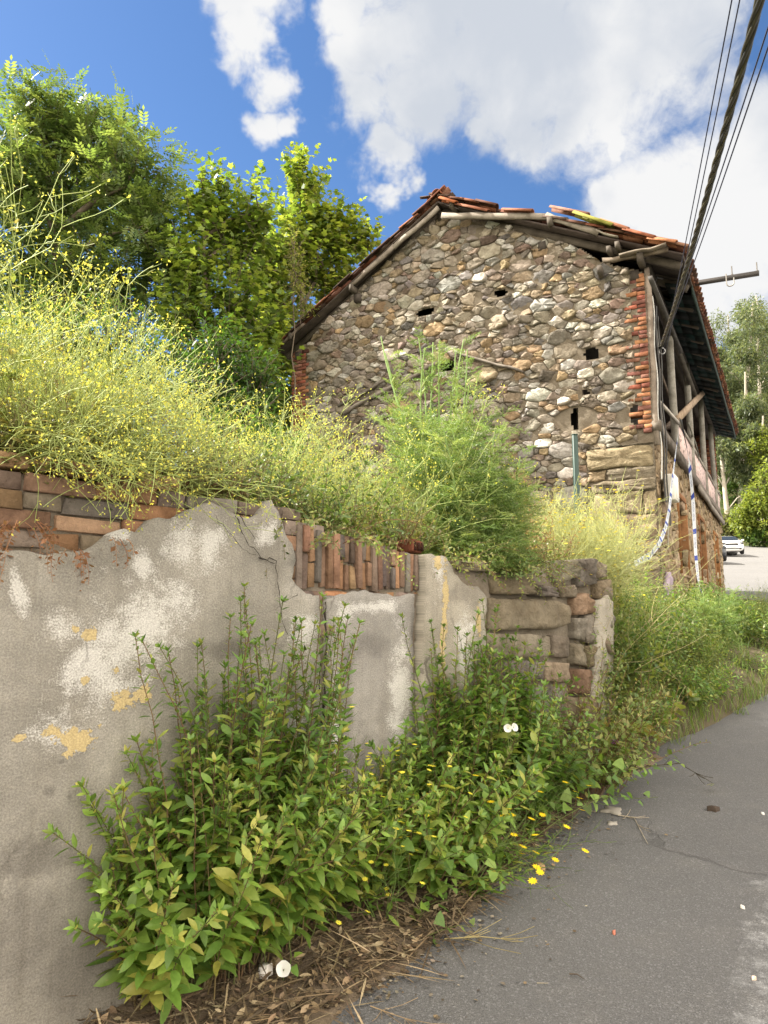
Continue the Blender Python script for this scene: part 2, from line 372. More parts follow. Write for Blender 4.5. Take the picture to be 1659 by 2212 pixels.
def slab(bag, poly, y_front, y_back, col, spacing=.05, amp=.006, rg=None, jit=.006, seed=0., step=.03, colf=None, extra=None):
    """a thin irregular layer in the local x-z plane with a bumpy front face"""
    P = densify(poly, step, jit, rg); lo = P.min(0); hi = P.max(0)
    gx, gz = np.meshgrid(np.arange(lo[0], hi[0], spacing), np.arange(lo[1], hi[1], spacing))
    G = np.stack([gx.ravel(), gz.ravel()], 1) + rg.normal(0, spacing * .15, (gx.size, 2))
    G = G[inside(P, G)]
    if len(G):
        dmin = np.min(np.linalg.norm(G[:, None] - P[None], axis=2), 1) if len(G) * len(P) < 4e6 else np.ones(len(G))
        G = G[dmin > spacing * .45]
    n = len(P); V2 = [Vector(p) for p in P] + [Vector(p) for p in G]
    vo, _, fo, *_ = delaunay_2d_cdt(V2, [(q, (q + 1) % n) for q in range(n)], [], 0, 1e-6)
    vo = np.array([[v.x, v.y] for v in vo]); F = np.array([(f[0], f[q], f[q + 1]) for f in fo for q in range(1, len(f) - 1)]); F = F[inside(P, vo[F].mean(1))]
    d = amp * (fbm(vo[:, 0], vo[:, 1], 2.2, seed) + .5 * fbm(vo[:, 0], vo[:, 1], 7.5, seed + 3))
    if extra is not None: d = d + extra(vo[:, 0], vo[:, 1])
    V = np.stack([vo[:, 0], y_front - d, vo[:, 1]], 1)
    a, b, c = vo[F[:, 0]], vo[F[:, 1]], vo[F[:, 2]]
    s = (b[:, 0] - a[:, 0]) * (c[:, 1] - a[:, 1]) - (b[:, 1] - a[:, 1]) * (c[:, 0] - a[:, 0]); F[s < 0] = F[s < 0][:, ::-1]
    e = np.sort(np.concatenate([F[:, [0, 1]], F[:, [1, 2]], F[:, [2, 0]]]), 1)
    u, cnt = np.unique(e, axis=0, return_counts=True); rim = u[cnt == 1]
    m = len(V); B = V.copy(); B[:, 1] = y_back
    dirs = {(int(p), int(q)) for t in F for p, q in ((t[0], t[1]), (t[1], t[2]), (t[2], t[0]))}
    side = np.array([[q, p, p + m, q + m] if (p, q) in dirs else [p, q, q + m, p + m] for p, q in rim.tolist()])
    colv = col if colf is None else np.concatenate([colf(vo)] * 2)
    bag.add(np.concatenate([V, B]), [F, F[:, ::-1] + m, side], colv)

def plaster_mat(name, base, blobs_white, blobs_paint, blobs_dark):
    m, t = new_mat(name); co = obj_co(t)
    sp = t.n('ShaderNodeSeparateXYZ'); t.put(sp, 0, co); kx, kz = sp.outputs[0], sp.outputs[2]
    flat = t.n('ShaderNodeCombineXYZ'); t.put(flat, 0, kx); t.put(flat, 1, kz); flat = flat.outputs[0]
    n0 = t.noise(flat, 1.6, 6, .6); n1 = t.noise(flat, 7, 6, .62); n2 = t.noise(flat, 160, 4, .75); n3 = t.noise(t.scale(flat, 4, .5, 1), 2.5, 5, .6); n4 = t.noise(flat, 32, 5, .7)
    c = t.mix(t.ramp(n0, .35, .65), base[0], base[1]); c = t.mix(t.ramp(n1, .4, .7, 0, .55), c, base[2]); c = t.mix(t.ramp(n4, .4, .7, 0, .3), c, t.mix(1, c, (1.25, 1.22, 1.15), 'MULTIPLY'))
    c = t.mix(t.ramp(n3, .45, .75, 0, .42), c, t.mix(1, c, (.66, .63, .60), 'MULTIPLY'))
    def blob(lst):
        acc = None
        for x, z, rx, rz, ang in lst:
            dx = t.math('SUBTRACT', kx, x); dz = t.math('SUBTRACT', kz, z); ca, sa = math.cos(ang), math.sin(ang)
            u = t.math('DIVIDE', t.math('ADD', t.math('MULTIPLY', dx, ca), t.math('MULTIPLY', dz, sa)), rx)
            v = t.math('DIVIDE', t.math('SUBTRACT', t.math('MULTIPLY', dz, ca), t.math('MULTIPLY', dx, sa)), rz)
            r = t.math('SQRT', t.math('ADD', t.math('MULTIPLY', u, u), t.math('MULTIPLY', v, v)))
            q = t.math('SUBTRACT', 1.0, r); acc = q if acc is None else t.math('MAXIMUM', acc, q)
        return acc
    if blobs_dark:
        k = t.ramp(t.math('ADD', blob(blobs_dark), t.math('MULTIPLY', t.math('SUBTRACT', n1, .5), 1.6)), .0, .7, 0, .55)
        c = t.mix(k, c, t.mix(1, c, (.5, .49, .5), 'MULTIPLY'))
    if blobs_white:
        b = t.math('ADD', blob(blobs_white), t.math('MULTIPLY', t.math('SUBTRACT', n1, .5), 2.6))
        b = t.math('ADD', b, t.math('MULTIPLY', t.math('SUBTRACT', n4, .5), 1.0)); k = t.ramp(t.math('ADD', b, t.math('MULTIPLY', t.math('SUBTRACT', n2, .5), 1.7)), .15, .95, 0, .75)
        c = t.mix(k, c, (.63, .62, .60))
    h = t.math('ADD', t.math('MULTIPLY', n2, .55), t.math('MULTIPLY', n4, .9))
    if blobs_paint:
        b = t.math('ADD', blob(blobs_paint), t.math('MULTIPLY', t.math('SUBTRACT', n4, .5), 3.2))
        b = t.math('ADD', b, t.math('MULTIPLY', t.math('SUBTRACT', n1, .5), 1.5))
        k = t.ramp(b, .33, .37); c = t.mix(k, c, t.mix(t.ramp(n2, .3, .7, 0, .4), (.50, .40, .215), (.43, .345, .19)))
        h = t.math('ADD', h, t.math('MULTIPLY', k, .9))
    grime = t.ramp(t.math('ADD', t.math('SUBTRACT', kz, t.math('MULTIPLY', kx, .075)), t.math('MULTIPLY', t.math('SUBTRACT', n1, .5), 1.1)), .05, .75, .55, 0); c = t.mix(grime, c, t.mix(1, c, (.55, .54, .52), 'MULTIPLY'))
    hl = t.n('ShaderNodeTexVoronoi', feature='DISTANCE_TO_EDGE'); hw_ = t.n('ShaderNodeVectorMath', operation='MULTIPLY_ADD'); hz = t.n('ShaderNodeTexNoise'); t.put(hz, 'Vector', flat); hz.inputs['Scale'].default_value = 4; hz.inputs['Detail'].default_value = 6
    t.put(hw_, 0, hz.outputs['Color']); hw_.inputs[1].default_value = (.35, .35, 0); t.put(hw_, 2, flat); t.put(hl, 'Vector', hw_.outputs[0]); hl.inputs['Scale'].default_value = 1.5
    hc = t.math('MULTIPLY', t.ramp(hl.outputs['Distance'], .003, .009, .6, 0), t.ramp(t.noise(flat, 1.3, 3), .48, .58)); c = t.mix(hc, c, (.09, .08, .07))
    st = t.noise(t.scale(flat, 9, .35, 1), 2.0, 5, .65); c = t.mix(t.ramp(st, .52, .72, 0, .38), c, t.mix(1, c, (.58, .56, .53), 'MULTIPLY'))
    pits = t.ramp(n2, .24, .36, .5, 0)
    c = t.mix(t.ramp(n2, .35, .68), t.mix(1, c, (.72, .71, .70), 'MULTIPLY'), t.mix(1, c, (1.16, 1.15, 1.13), 'MULTIPLY')); c = t.mix(pits, c, (.12, .11, .10))
    finish(t, pbsdf(t, c, .95, bump(t, h, .8, .006), .15)); return m
def wb(px, py, rx, ry, ang=0.0):      # an ellipse of stain on the wall, given where the photo shows it
    c = wk(px, py); ex = wk(px + rx, py) - c; ez = wk(px, py - ry) - c
    return (float(c[0]), float(c[1]), float(np.linalg.norm(ex)), float(np.linalg.norm(ez)), ang)
white = [wb(250, 1390, 210, 120, .9), wb(300, 1340, 150, 130, .75), wb(385, 1190, 60, 90), wb(440, 1180, 55, 70), wb(290, 1225, 30, 55), wb(190, 1420, 110, 75, .6), wb(560, 1150, 40, 40),
         wb(640, 1360, 40, 70, .6), wb(110, 1590, 100, 45), wb(130, 1360, 60, 50), wb(240, 1150, 40, 40), wb(560, 1700, 50, 70), wb(25, 1270, 22, 80, .3), wb(620, 1560, 40, 60)]
paint = [wb(150, 1592, 62, 32), wb(100, 1575, 32, 14), wb(30, 1588, 17, 14), wb(256, 1512, 45, 24), wb(295, 1500, 20, 24), wb(180, 1367, 22, 20), wb(150, 1358, 17, 14), wb(234, 1447, 14, 14),
         wb(170, 1470, 16, 10), wb(130, 1625, 16, 10)]
dark = [wb(30, 2010, 160, 170), wb(150, 2080, 90, 120), wb(20, 1960, 60, 30), wb(95, 1705, 22, 16, -.6), wb(135, 1715, 10, 16, .5), wb(120, 1640, 12, 8), wb(60, 1850, 120, 60), wb(500, 1400, 120, 30)]
PL_MAIN = plaster_mat('grey_plaster', ((.235, .222, .198), (.345, .328, .295), (.19, .178, .158)), white, paint, dark)
PL_DOOR = plaster_mat('trowelled_cement', ((.26, .25, .235), (.33, .315, .295), (.22, .21, .20)), [wb(860, 1480, 35, 160), wb(720, 1600, 20, 200), wb(800, 1310, 80, 20), wb(735, 1330, 30, 40)], [], [wb(800, 1390, 50, 40), wb(790, 1620, 30, 90), wb(740, 1520, 20, 200)])
PL_END = plaster_mat('old_render', ((.31, .285, .24), (.38, .355, .305), (.24, .22, .19)), [wb(985, 1420, 30, 140), wb(930, 1240, 24, 60)], [wb(942, 1290, 9, 110), wb(940, 1390, 7, 110), wb(925, 1215, 10, 30), wb(1015, 1330, 6, 50)], [wb(1000, 1280, 60, 40), wb(955, 1500, 50, 60)])
rg = rng(1)
kL = wk(-330, 1500)[0]
# --- plaster layers
top = [(-330, 1118), (-160, 1160), (0, 1187), (60, 1190), (110, 1200), (170, 1190), (205, 1178), (240, 1150), (268, 1142), (295, 1152), (318, 1125), (340, 1118), (375, 1120), (400, 1104),
       (430, 1092), (455, 1085), (480, 1096), (505, 1110), (535, 1120), (556, 1113), (585, 1080), (600, 1105), (615, 1150), (632, 1175), (640, 1210), (630, 1250), (660, 1282), (690, 1286)]
poly = [wk(*p, .05) for p in top]; kE = wk(698, 1500, .05)[0]
poly += [np.array([kE, 1.2]), np.array([kE - .02, .75]), np.array([kE + .01, .15]), np.array([kL, -.3])]; poly[-1][0] = poly[0][0]
b = Bag(); slab(b, poly, -.05, .02, (.4, .4, .4), .05, .010, rg, .004, 1., .025); b.build('plaster_panel', PL_MAIN, wall, True)
kD0, kD1 = wk(702, 1500, .02)[0], wk(893, 1400, .02)[0]
topD = [wk(x, y, .02) for x, y in ((702, 1288), (735, 1283), (780, 1276), (820, 1282), (860, 1288), (893, 1284))]
poly = topD + [np.array([kD1, .9]), np.array([kD1 - .015, .2]), np.array([kD0 + .01, .1])]
b = Bag(); slab(b, poly, -.02, .05, (.4, .4, .4), .04, .009, rg, .004, 5., .025); b.build('plaster_panel', PL_DOOR, wall, True)
topE = [wk(x, y, .06) for x, y in ((917, 1240), (914, 1200), (930, 1196), (962, 1204), (978, 1235), (1005, 1262), (1035, 1268), (1052, 1290), (1048, 1340), (1050, 1400), (1040, 1450), (1020, 1490))]
poly = topE + [np.array([wk(985, 1560, .06)[0], .45]), np.array([wk(915, 1600, .06)[0], .2]), np.array([wk(906, 1450, .06)[0], .9])]
b = Bag(); slab(b, poly, -.06, .03, (.4, .4, .4), .04, .012, rg, .006, 9., .025); b.build('plaster_panel', PL_END, wall, True)
# --- wall core behind the plaster
kC = wk(1062, 1400)[0]
CORE = Bag(); prof = [(kL, 2.05), (0, 2.02), (wk(600, 1120)[0], wk(600, 1125)[1]), (wk(905, 1210)[0], wk(905, 1215)[1]), (kC, wk(1060, 1235)[1])]
poly = [np.array([k, -.3]) for k in (kL,)] + [np.array(p) for p in prof] + [np.array([kC, -.3])]
slab(CORE, poly, -.006, .36, (.20, .17, .135), .05, .004, rg, .008, 2., .05); CORE.build('rubble_core', MORTAR, wall, True)
# --- exposed bricks along the top
BR = [(.36, .19, .12), (.30, .17, .115), (.40, .20, .11), (.24, .16, .12), (.27, .19, .15), (.42, .24, .13), (.22, .17, .145)]
b = Bag(); h = .062
kb1 = wk(640, 1150)[0]
for r in range(14):
    z = 1.30 + r * h; k = kL - .1 * (r % 2) + rg.uniform(0, .05)
    while k < kb1:
        L_ = (.235 if rg.random() > .3 else .115) + rg.normal(0, .004)
        ztop = np.interp(k + L_ / 2, [kL, wk(0, 975)[0], wk(120, 1010)[0], wk(250, 1062)[0], wk(400, 1085)[0], wk(520, 1100)[0], wk(600, 1118)[0]],
                         [wk(-330, 900)[1], wk(0, 962)[1], wk(120, 985)[1], wk(250, 1020)[1], wk(400, 1058)[1], wk(520, 1082)[1], wk(600, 1108)[1]])
        if z + h < ztop + .045 and rg.random() > .03:
            o = rg.normal(0, .006)
            box(b, (k, -.024 + o, z + .003), (k + L_ - .009, .10, z + h - .004), palette(rg, BR, 1, .2)[0] * [.72, .82, .85], .004, rg, .0025)
        k += L_
b.build('brick_courses', BRICK, wall)
# --- soldier bricks over the blocked doorway
b = Bag(); k = wk(632, 1200)[0]; k1 = wk(897, 1240)[0]
while k < k1:
    wv = .036 + rg.normal(0, .002); kk = k + wv / 2; q = (kk - wk(632, 1200)[0]) / (k1 - wk(632, 1200)[0])
    zt = (1 - q) * wk(632, 1132)[1] + q * wk(897, 1200)[1] + rg.normal(0, .003); zb = (1 - q) * wk(660, 1268)[1] + q * wk(897, 1276)[1] + rg.normal(0, .008)
    if rg.random() < .35:
        zm = zb + (zt - zb) * rg.uniform(.4, .6); parts_ = [(zb, zm - .006), (zm + .006, zt)]
    else: parts_ = [(zb, zt)]
    for z0, z1 in parts_:
        box(b, (k, -.026 + rg.normal(0, .006), z0), (k + wv - .004, .1, z1), palette(rg, BR, 1, .2)[0] * [.66, .74, .80], .003, rg, .002)
    k += wv
b.build('soldier_course', BRICK, wall)
b = Bag()
for i in range(9):
    q = wk(640 + i * 30, 1283); box(b, (q[0], -.012, q[1] - .03), (q[0] + .10, .08, q[1] + .012), palette(rg, BR, 1)[0], .006, rg, .01)
q = wk(585, 1272)
b.build('lintel_bricks', BRICK, wall)
# --- patch of fallen plaster with the rubble showing
b = Bag(); slab(b, [wk(x, y, .06) for x, y in ((455, 1625), (470, 1596), (488, 1602), (496, 1590), (502, 1630), (512, 1660), (506, 1720), (490, 1760), (468, 1740), (452, 1690))], -.0605, -.03, (.17, .125, .085), .03, .004, rg, .004, 3., .02, None, lambda x, z: .006 * fbm(x, z, 20, 1.)); b.build('exposed_rubble', MORTAR, wall)
b = Bag(); slab(b, [wk(x, y, .06) for x, y in ((496, 1590), (512, 1580), (518, 1600), (504, 1612))], -.066, -.05, (.045, .035, .028), .03, .002, rg, .003, 3., .02); b.build('plaster_hole_shade', SOIL, wall)  # raised dark patch paints the shade inside the broken plaster
# --- cracks: raised dark strips paint the shade of grooves, gap and hairlines
b = Bag()
def crack(pts, wdt, off=.055):
    P = np.array([[*wk(x, y, off)] for x, y in pts]); P = densify(P, .02, .004, rg, False)
    P3 = np.stack([P[:, 0], np.full(len(P), -off - .010), P[:, 1]], 1)
    tube(b, P3, wdt * np.abs(1 + .5 * rg.normal(size=len(P3))) * np.linspace(1, .5, len(P3)), 4, (.05, .043, .036))
crack([(556, 1205), (594, 1212), (596, 1240), (600, 1290), (606, 1340), (625, 1385)], .0016)
crack([(455, 1105), (490, 1150), (530, 1190), (556, 1205)], .0011)
crack([(505, 1115), (530, 1170), (560, 1205), (600, 1222)], .0022); crack([(515, 1115), (545, 1160), (562, 1190)], .0014)
crack([(700, 1300), (701, 1390), (697, 1440), (700, 1520)], .006, .03); crack([(697, 1520), (690, 1560), (687, 1620), (680, 1680)], .009, .03)
crack([(690, 1430), (686, 1480), (692, 1530)], .003, .055); crack([(640, 1285), (600, 1310), (570, 1320)], .001)
b.build('crack', SOIL, wall)
# --- squared stone end of the wall
STC = [(.18, .155, .115), (.145, .125, .095), (.20, .165, .12), (.15, .135, .115), (.165, .13, .09)]
def chaikin(P, n=1):
    for _ in range(n):
        Q = np.roll(P, -1, 0); P = np.stack([P * .82 + Q * .18, P * .18 + Q * .82], 1).reshape(-1, 2)
    return P
def stone(bag, poly, h, back, col, rg, fn, tilt=.25, rnd=1, rough=.12):
    """one rounded stone on a 2-D outline; fn(a, b, out) -> xyz"""
    P = chaikin(np.asarray(poly, float), rnd); n = len(P); c = P.mean(0); size = np.sqrt(np.abs(np.sum(P[:, 0] * np.roll(P[:, 1], -1) - np.roll(P[:, 0], -1) * P[:, 1])) / 2)
    tx, tz = rg.normal(0, tilt, 2); V = []
    for s_, f_, nz in ((1.0, None, 0), (.985, .55, .4), (.92, .95, .8), (.55, 1.0, .8)):
        rr = s_ * (1 + rg.normal(0, rough * .25 * nz, (n, 1)) if nz else 1)
        Q = c + (P - c) * rr
        o = np.full(n, -back) if f_ is None else h * f_ * (1 + rg.normal(0, rough * nz, n)) + ((Q - c) @ np.array([tx, tz])) * f_ * min(1, h / (size * .3 + 1e-4))
        V.append(np.stack([Q[:, 0], Q[:, 1], np.maximum(o, -back)], 1))
    V = np.concatenate(V + [np.array([[c[0], c[1], h * (1.02 + rg.normal(0, rough))]])]); i = np.arange(n); j = (i + 1) % n; F = []
    for r in range(3): F.append(np.stack([r * n + i, r * n + j, (r + 1) * n + j, (r + 1) * n + i], 1))
    T = np.stack([3 * n + i, 3 * n + j, np.full(n, 4 * n)], 1)
    cv = np.asarray(col) * (1 + rg.normal(0, .06, (len(V), 1)))
    bag.add(fn(V[:, 0], V[:, 1], V[:, 2]), [np.concatenate(F), T], np.clip(cv, .01, .9))
wfn = lambda a, b_, o: np.stack([a, -o, b_], 1)
def quad_px(pts, off): return np.array([wk(x, y, off) for x, y in pts])
b = Bag()
def sub(P, m=5):                       # outline with points along its sides
    P = np.asarray(P, float); Q = np.roll(P, -1, 0); t = np.arange(m)[:, None, None] / m
    return (P[None] * (1 - t) + Q[None] * t).transpose(1, 0, 2).reshape(-1, 2)
blocks = [[(1060, 1292), (1205, 1296), (1232, 1310), (1232, 1345), (1205, 1358), (1058, 1362)], [(1056, 1368), (1192, 1372), (1192, 1418), (1056, 1422)], [(1085, 1428), (1175, 1430), (1180, 1470), (1072, 1470)],
          [(1182, 1430), (1232, 1432), (1236, 1476), (1184, 1472)], [(1085, 1480), (1215, 1485), (1218, 1530), (1190, 1556), (1090, 1548)], [(1090, 1558), (1215, 1564), (1218, 1640), (1100, 1640)],
          [(1200, 1372), (1235, 1376), (1235, 1422), (1200, 1420)], [(1100, 1648), (1215, 1648), (1215, 1760), (1110, 1760)], [(1000, 1560), (1082, 1560), (1092, 1700), (1000, 1700)]]
for i, P in enumerate(blocks):
    Q = sub(quad_px(P, .05), 4); Q = chaikin(Q + rg.normal(0, .004, Q.shape), 1); ce = Q.mean(0); hw = (Q.max(0) - Q.min(0)) / 2; cc = palette(rg, STC, 1, .1)[0]
    bul = lambda x, z, ce=ce, hw=hw, s_=i: .022 * (1 - np.clip(np.abs((x - ce[0]) / hw[0]), 0, 1) ** 12) * (1 - np.clip(np.abs((z - ce[1]) / hw[1]), 0, 1) ** 9) + .009 * fbm(x, z, 16, s_) + .006 * fbm(x * .5, z, 40, s_)
    slab(b, Q, -.022 - .012 * rg.random(), .15, cc, .022, .010, rg, .003, i * 1.7, .03, lambda v, cc=cc, i=i: cc[None] * (1 + .18 * fbm(v[:, 0], v[:, 1], 9, i))[:, None], bul)
b.build('squared_stones', STONE, wall)
b = Bag()
rub = [[(1198, 1212), (1240, 1208), (1248, 1225), (1244, 1245), (1205, 1262), (1194, 1240)], [(1244, 1208), (1278, 1206), (1286, 1262), (1250, 1270)], [(1282, 1212), (1312, 1220), (1314, 1246), (1286, 1250)], [(1208, 1266), (1240, 1262), (1248, 1290), (1215, 1292)],
       [(1150, 1262), (1200, 1268), (1208, 1290), (1152, 1288)], [(1240, 1292), (1262, 1280), (1280, 1300), (1282, 1325), (1240, 1330)], [(1238, 1335), (1262, 1335), (1262, 1385), (1240, 1380)], [(1265, 1330), (1290, 1320), (1292, 1390), (1266, 1390)],
       [(1240, 1388), (1262, 1392), (1264, 1440), (1240, 1436)], [(1266, 1395), (1288, 1395), (1286, 1440), (1268, 1442)], [(1240, 1444), (1275, 1446), (1275, 1500), (1240, 1500)], [(1225, 1505), (1280, 1505), (1280, 1580), (1225, 1580)],
       [(1286, 1255), (1320, 1250), (1330, 1290), (1292, 1295)], [(1222, 1590), (1290, 1590), (1290, 1760), (1222, 1760)], [(1060, 1236), (1110, 1238), (1140, 1255), (1145, 1285), (1065, 1284)], [(985, 1210), (1050, 1214), (1055, 1235), (990, 1232)]]
for P in rub: stone(b, sub(quad_px(P, .03), 3), .035 + .03 * rg.random(), .2, palette(rg, STC + [(.22, .15, .10), (.17, .15, .125)], 1)[0], rg, wfn, .2, 1, .16)
b.build('rubble_stones', STONE, wall)
CORE = Bag(); kX = wk(1300, 1400)[0]
poly = [np.array([kC - .02, -.1]), np.array([kC - .02, wk(1060, 1245)[1]]), np.array([wk(1190, 1225)[0], wk(1190, 1225)[1]]), np.array([wk(1300, 1225)[0], wk(1300, 1225)[1]]), np.array([kX, .3])]
slab(CORE, poly, .02, .42, (.19, .165, .13), .05, .014, rg, .008, 2., .05); CORE.build('rubble_core', MORTAR, wall, True)
b = Bag(); poly = [wk(x, y, .06) for x, y in ((1293, 1300), (1312, 1285), (1326, 1300), (1328, 1400), (1322, 1500), (1318, 1620), (1282, 1640), (1286, 1500), (1288, 1400))]
slab(b, poly, -.055, .03, (.4, .4, .4), .04, .012, rg, .006, 13., .025); b.build('plaster_panel', PL_END, wall, True)
# broken return of the wall behind the stone end
b = Bag()
for i in range(26):
    s_ = i / 25; c0 = np.array([kX + .03 + .12 * s_ + rg.normal(0, .02), 0]); 
    for z in np.arange(.35, 1.85 - .9 * s_, .17):
        a = rg.uniform(.07, .11); stone(b, np.array([[c0[0] + a * math.cos(q) * 1.1, z + a * math.sin(q) * .9] for q in np.linspace(0, 2 * math.pi, 7)[:-1]]), .05, .08, palette(rg, STC, 1)[0], rg,
                                       lambda a_, b_, o, s_=s_: np.stack([a_, s_ * 1.1 - o, b_], 1), .2, 1, .15)
b.build('broken_return', STONE, wall)
# half buried red brick and clay block on the wall top
o = thing('hollow_brick', 'broken red hollow brick lying on the wall top under the fennel', 'brick', tuple(w2w(wk(930, 1185)[0], -.1, wk(930, 1188)[1] - .02)), WRZ + .15)
b = Bag(); box(b, (-.12, -.05, 0), (.0, .05, .075), (.19, .07, .042), .004, rg, .006); b.build('clay_body', BRICK, o)
b = Bag()
for x in (-.09, -.055, -.02):
    box(b, (x - .012, -.0525, .015), (x + .012, -.0495, .06), (.05, .02, .015))
b.build('hole', SOIL, o)  # dark plates on the brick face paint the shade inside its openings

# ================================================================== SOIL: terrace behind the wall, verge in front, bank to the house
kEnd = kX + .1
tx = np.linspace(kL - 6, kEnd, 60); ty = np.concatenate([np.linspace(.30, 3, 16), np.linspace(3.5, 45, 30)])
def wall_top(k): return np.interp(k, [kL - 6, kL, 0, wk(620, 1120)[0], wk(900, 1210)[0], kEnd], [1.98, 1.98, 1.93, wk(620, 1120)[1] - .1, wk(900, 1220)[1] - .05, wk(1290, 1240)[1] - .08])
X, Y = np.meshgrid(tx, ty); Z = wall_top(X) + .04 * fbm(X, Y, 1.3) + np.clip(Y - .3, 0, 45) * .012
skew = np.clip(Y - 2.0, 0, None) * .0
pts_ = np.stack([W0[0] + wd[0] * X - wn[0] * Y, W0[1] + wd[1] * X - wn[1] * Y, Z], -1)
nx = len(tx); i = np.arange(len(ty) - 1)[:, None] * nx; j = np.arange(nx - 1)[None]
b = Bag(); b.add(pts_.reshape(-1, 3), [np.stack([i + j, i + j + 1, i + nx + j + 1, i + nx + j], -1).reshape(-1, 4)], (.12, .10, .06))
sk = pts_[:, -1]; sk2 = sk.copy(); sk2[:, 2] = 0; m = len(sk); b.add(np.concatenate([sk, sk2]), [np.array([[q, q + 1, q + 1 + m, q + m] for q in range(m - 1)])], (.12, .10, .06))
tag(b.build('terrace_ground', FIELD, None, True), kind='structure')
# verge: litter-covered soil between wall foot and asphalt
E_px = [(560, 2290), (700, 2200), (790, 2150), (870, 2085), (930, 2045), (985, 2000), (1050, 1930), (1120, 1850), (1180, 1795), (1250, 1750), (1320, 1700)]
edge = np.array([on_road(*p)[:2] for p in E_px]); ek = [(e - W0[:2]) @ wd for e in edge]; eo = [(e - W0[:2]) @ wn[:2] for e in edge]
def verge_w(k): return np.interp(k, ek, eo)
ks = np.linspace(-1.2, kEnd + .4, 140); vs = np.linspace(-.02, 1, 24); K, Vv = np.meshgrid(ks, vs)
Wd = np.maximum(verge_w(K), .05) * (1 + .10 * fbm(K, K * 0, 9.0)) + .02
O = Wd * np.clip(Vv, -.05, 1); gx = W0[0] + wd[0] * K + wn[0] * O; gy = W0[1] + wd[1] * K + wn[1] * O
Z = road_z(gy) + .012 + .075 * np.clip(1 - Vv, 0, 1) ** 1.3 + .012 * fbm(K * 3, O * 6, 3.) * (1 - Vv) - .03 * (Vv > .985)
nx = len(ks); i = np.arange(len(vs) - 1)[:, None] * nx; j = np.arange(nx - 1)[None]
b = Bag(); b.add(np.stack([gx, gy, Z], -1).reshape(-1, 3), [np.stack([i + j, i + nx + j, i + nx + j + 1, i + j + 1], -1).reshape(-1, 4)], (.13, .10, .07))
tag(b.build('verge_soil', SOIL, None, True), kind='structure')
def verge_z(k, o):
    y = W0[1] + wd[1] * k + wn[1] * o; v = np.clip(o / max(verge_w(k), .05), 0, 1.0)
    return float(road_z(y)) + (.012 + .075 * (1 - v) ** 1.3 if o < verge_w(k) else 0.0)
# ================================================================== STONE HOUSE
YAW = .5113; HX, HY, HZ = 4.077, 10.5, 1.0; WG = 6.79; LEN = 12.5
house = thing('stone_house', 'derelict rubble stone house with sagging red tile roof and timber gallery', 'house', (HX, HY, HZ), -YAW)
hs_, hc_ = math.sin(YAW), math.cos(YAW)
def h2w(x, y, z): return np.array([HX + hc_ * x + hs_ * y, HY - hs_ * x + hc_ * y, z + HZ])
def w2h(p): d = np.asarray(p) - [HX, HY, HZ]; return np.array([hc_ * d[0] - hs_ * d[1], hs_ * d[0] + hc_ * d[1], d[2]])
gN = np.array([-hs_, -hc_, 0]); fN = np.array([hc_, -hs_, 0])
def gp(px, py, off=0.0):              # photo point on the gable plane -> local x, z
    q = w2h(on_plane(px, py, np.array([HX, HY, HZ]) + gN * off, gN)); return np.array([q[0], q[2]])
def fp(px, py, off=0.0):              # photo point on the road front -> local y, z
    q = w2h(on_plane(px, py, np.array([HX, HY, HZ]) + fN * off, fN)); return np.array([q[1], q[2]])
rg = rng(7)
ZP = 5.81; ZR = 8.12; XR = -3.445; EX = .649; EZ = 6.04; LX = -7.06; LZ = 5.93
def roof_top(x): return np.interp(x, [LX, XR, EX], [LZ, ZR, EZ])
top_px = [(665, 742), (700, 700), (760, 640), (830, 575), (900, 510), (945, 474), (985, 472), (1060, 478), (1105, 490), (1135, 505), (1180, 515), (1215, 522), (1255, 540), (1300, 566), (1345, 578), (1380, 588)]
gable = [np.array([-WG, -.9]), np.array([-WG, ZP])] + [gp(*p) for p in top_px] + [np.array([0, ZP]), np.array([0, -.9])]
gable = np.array(gable)
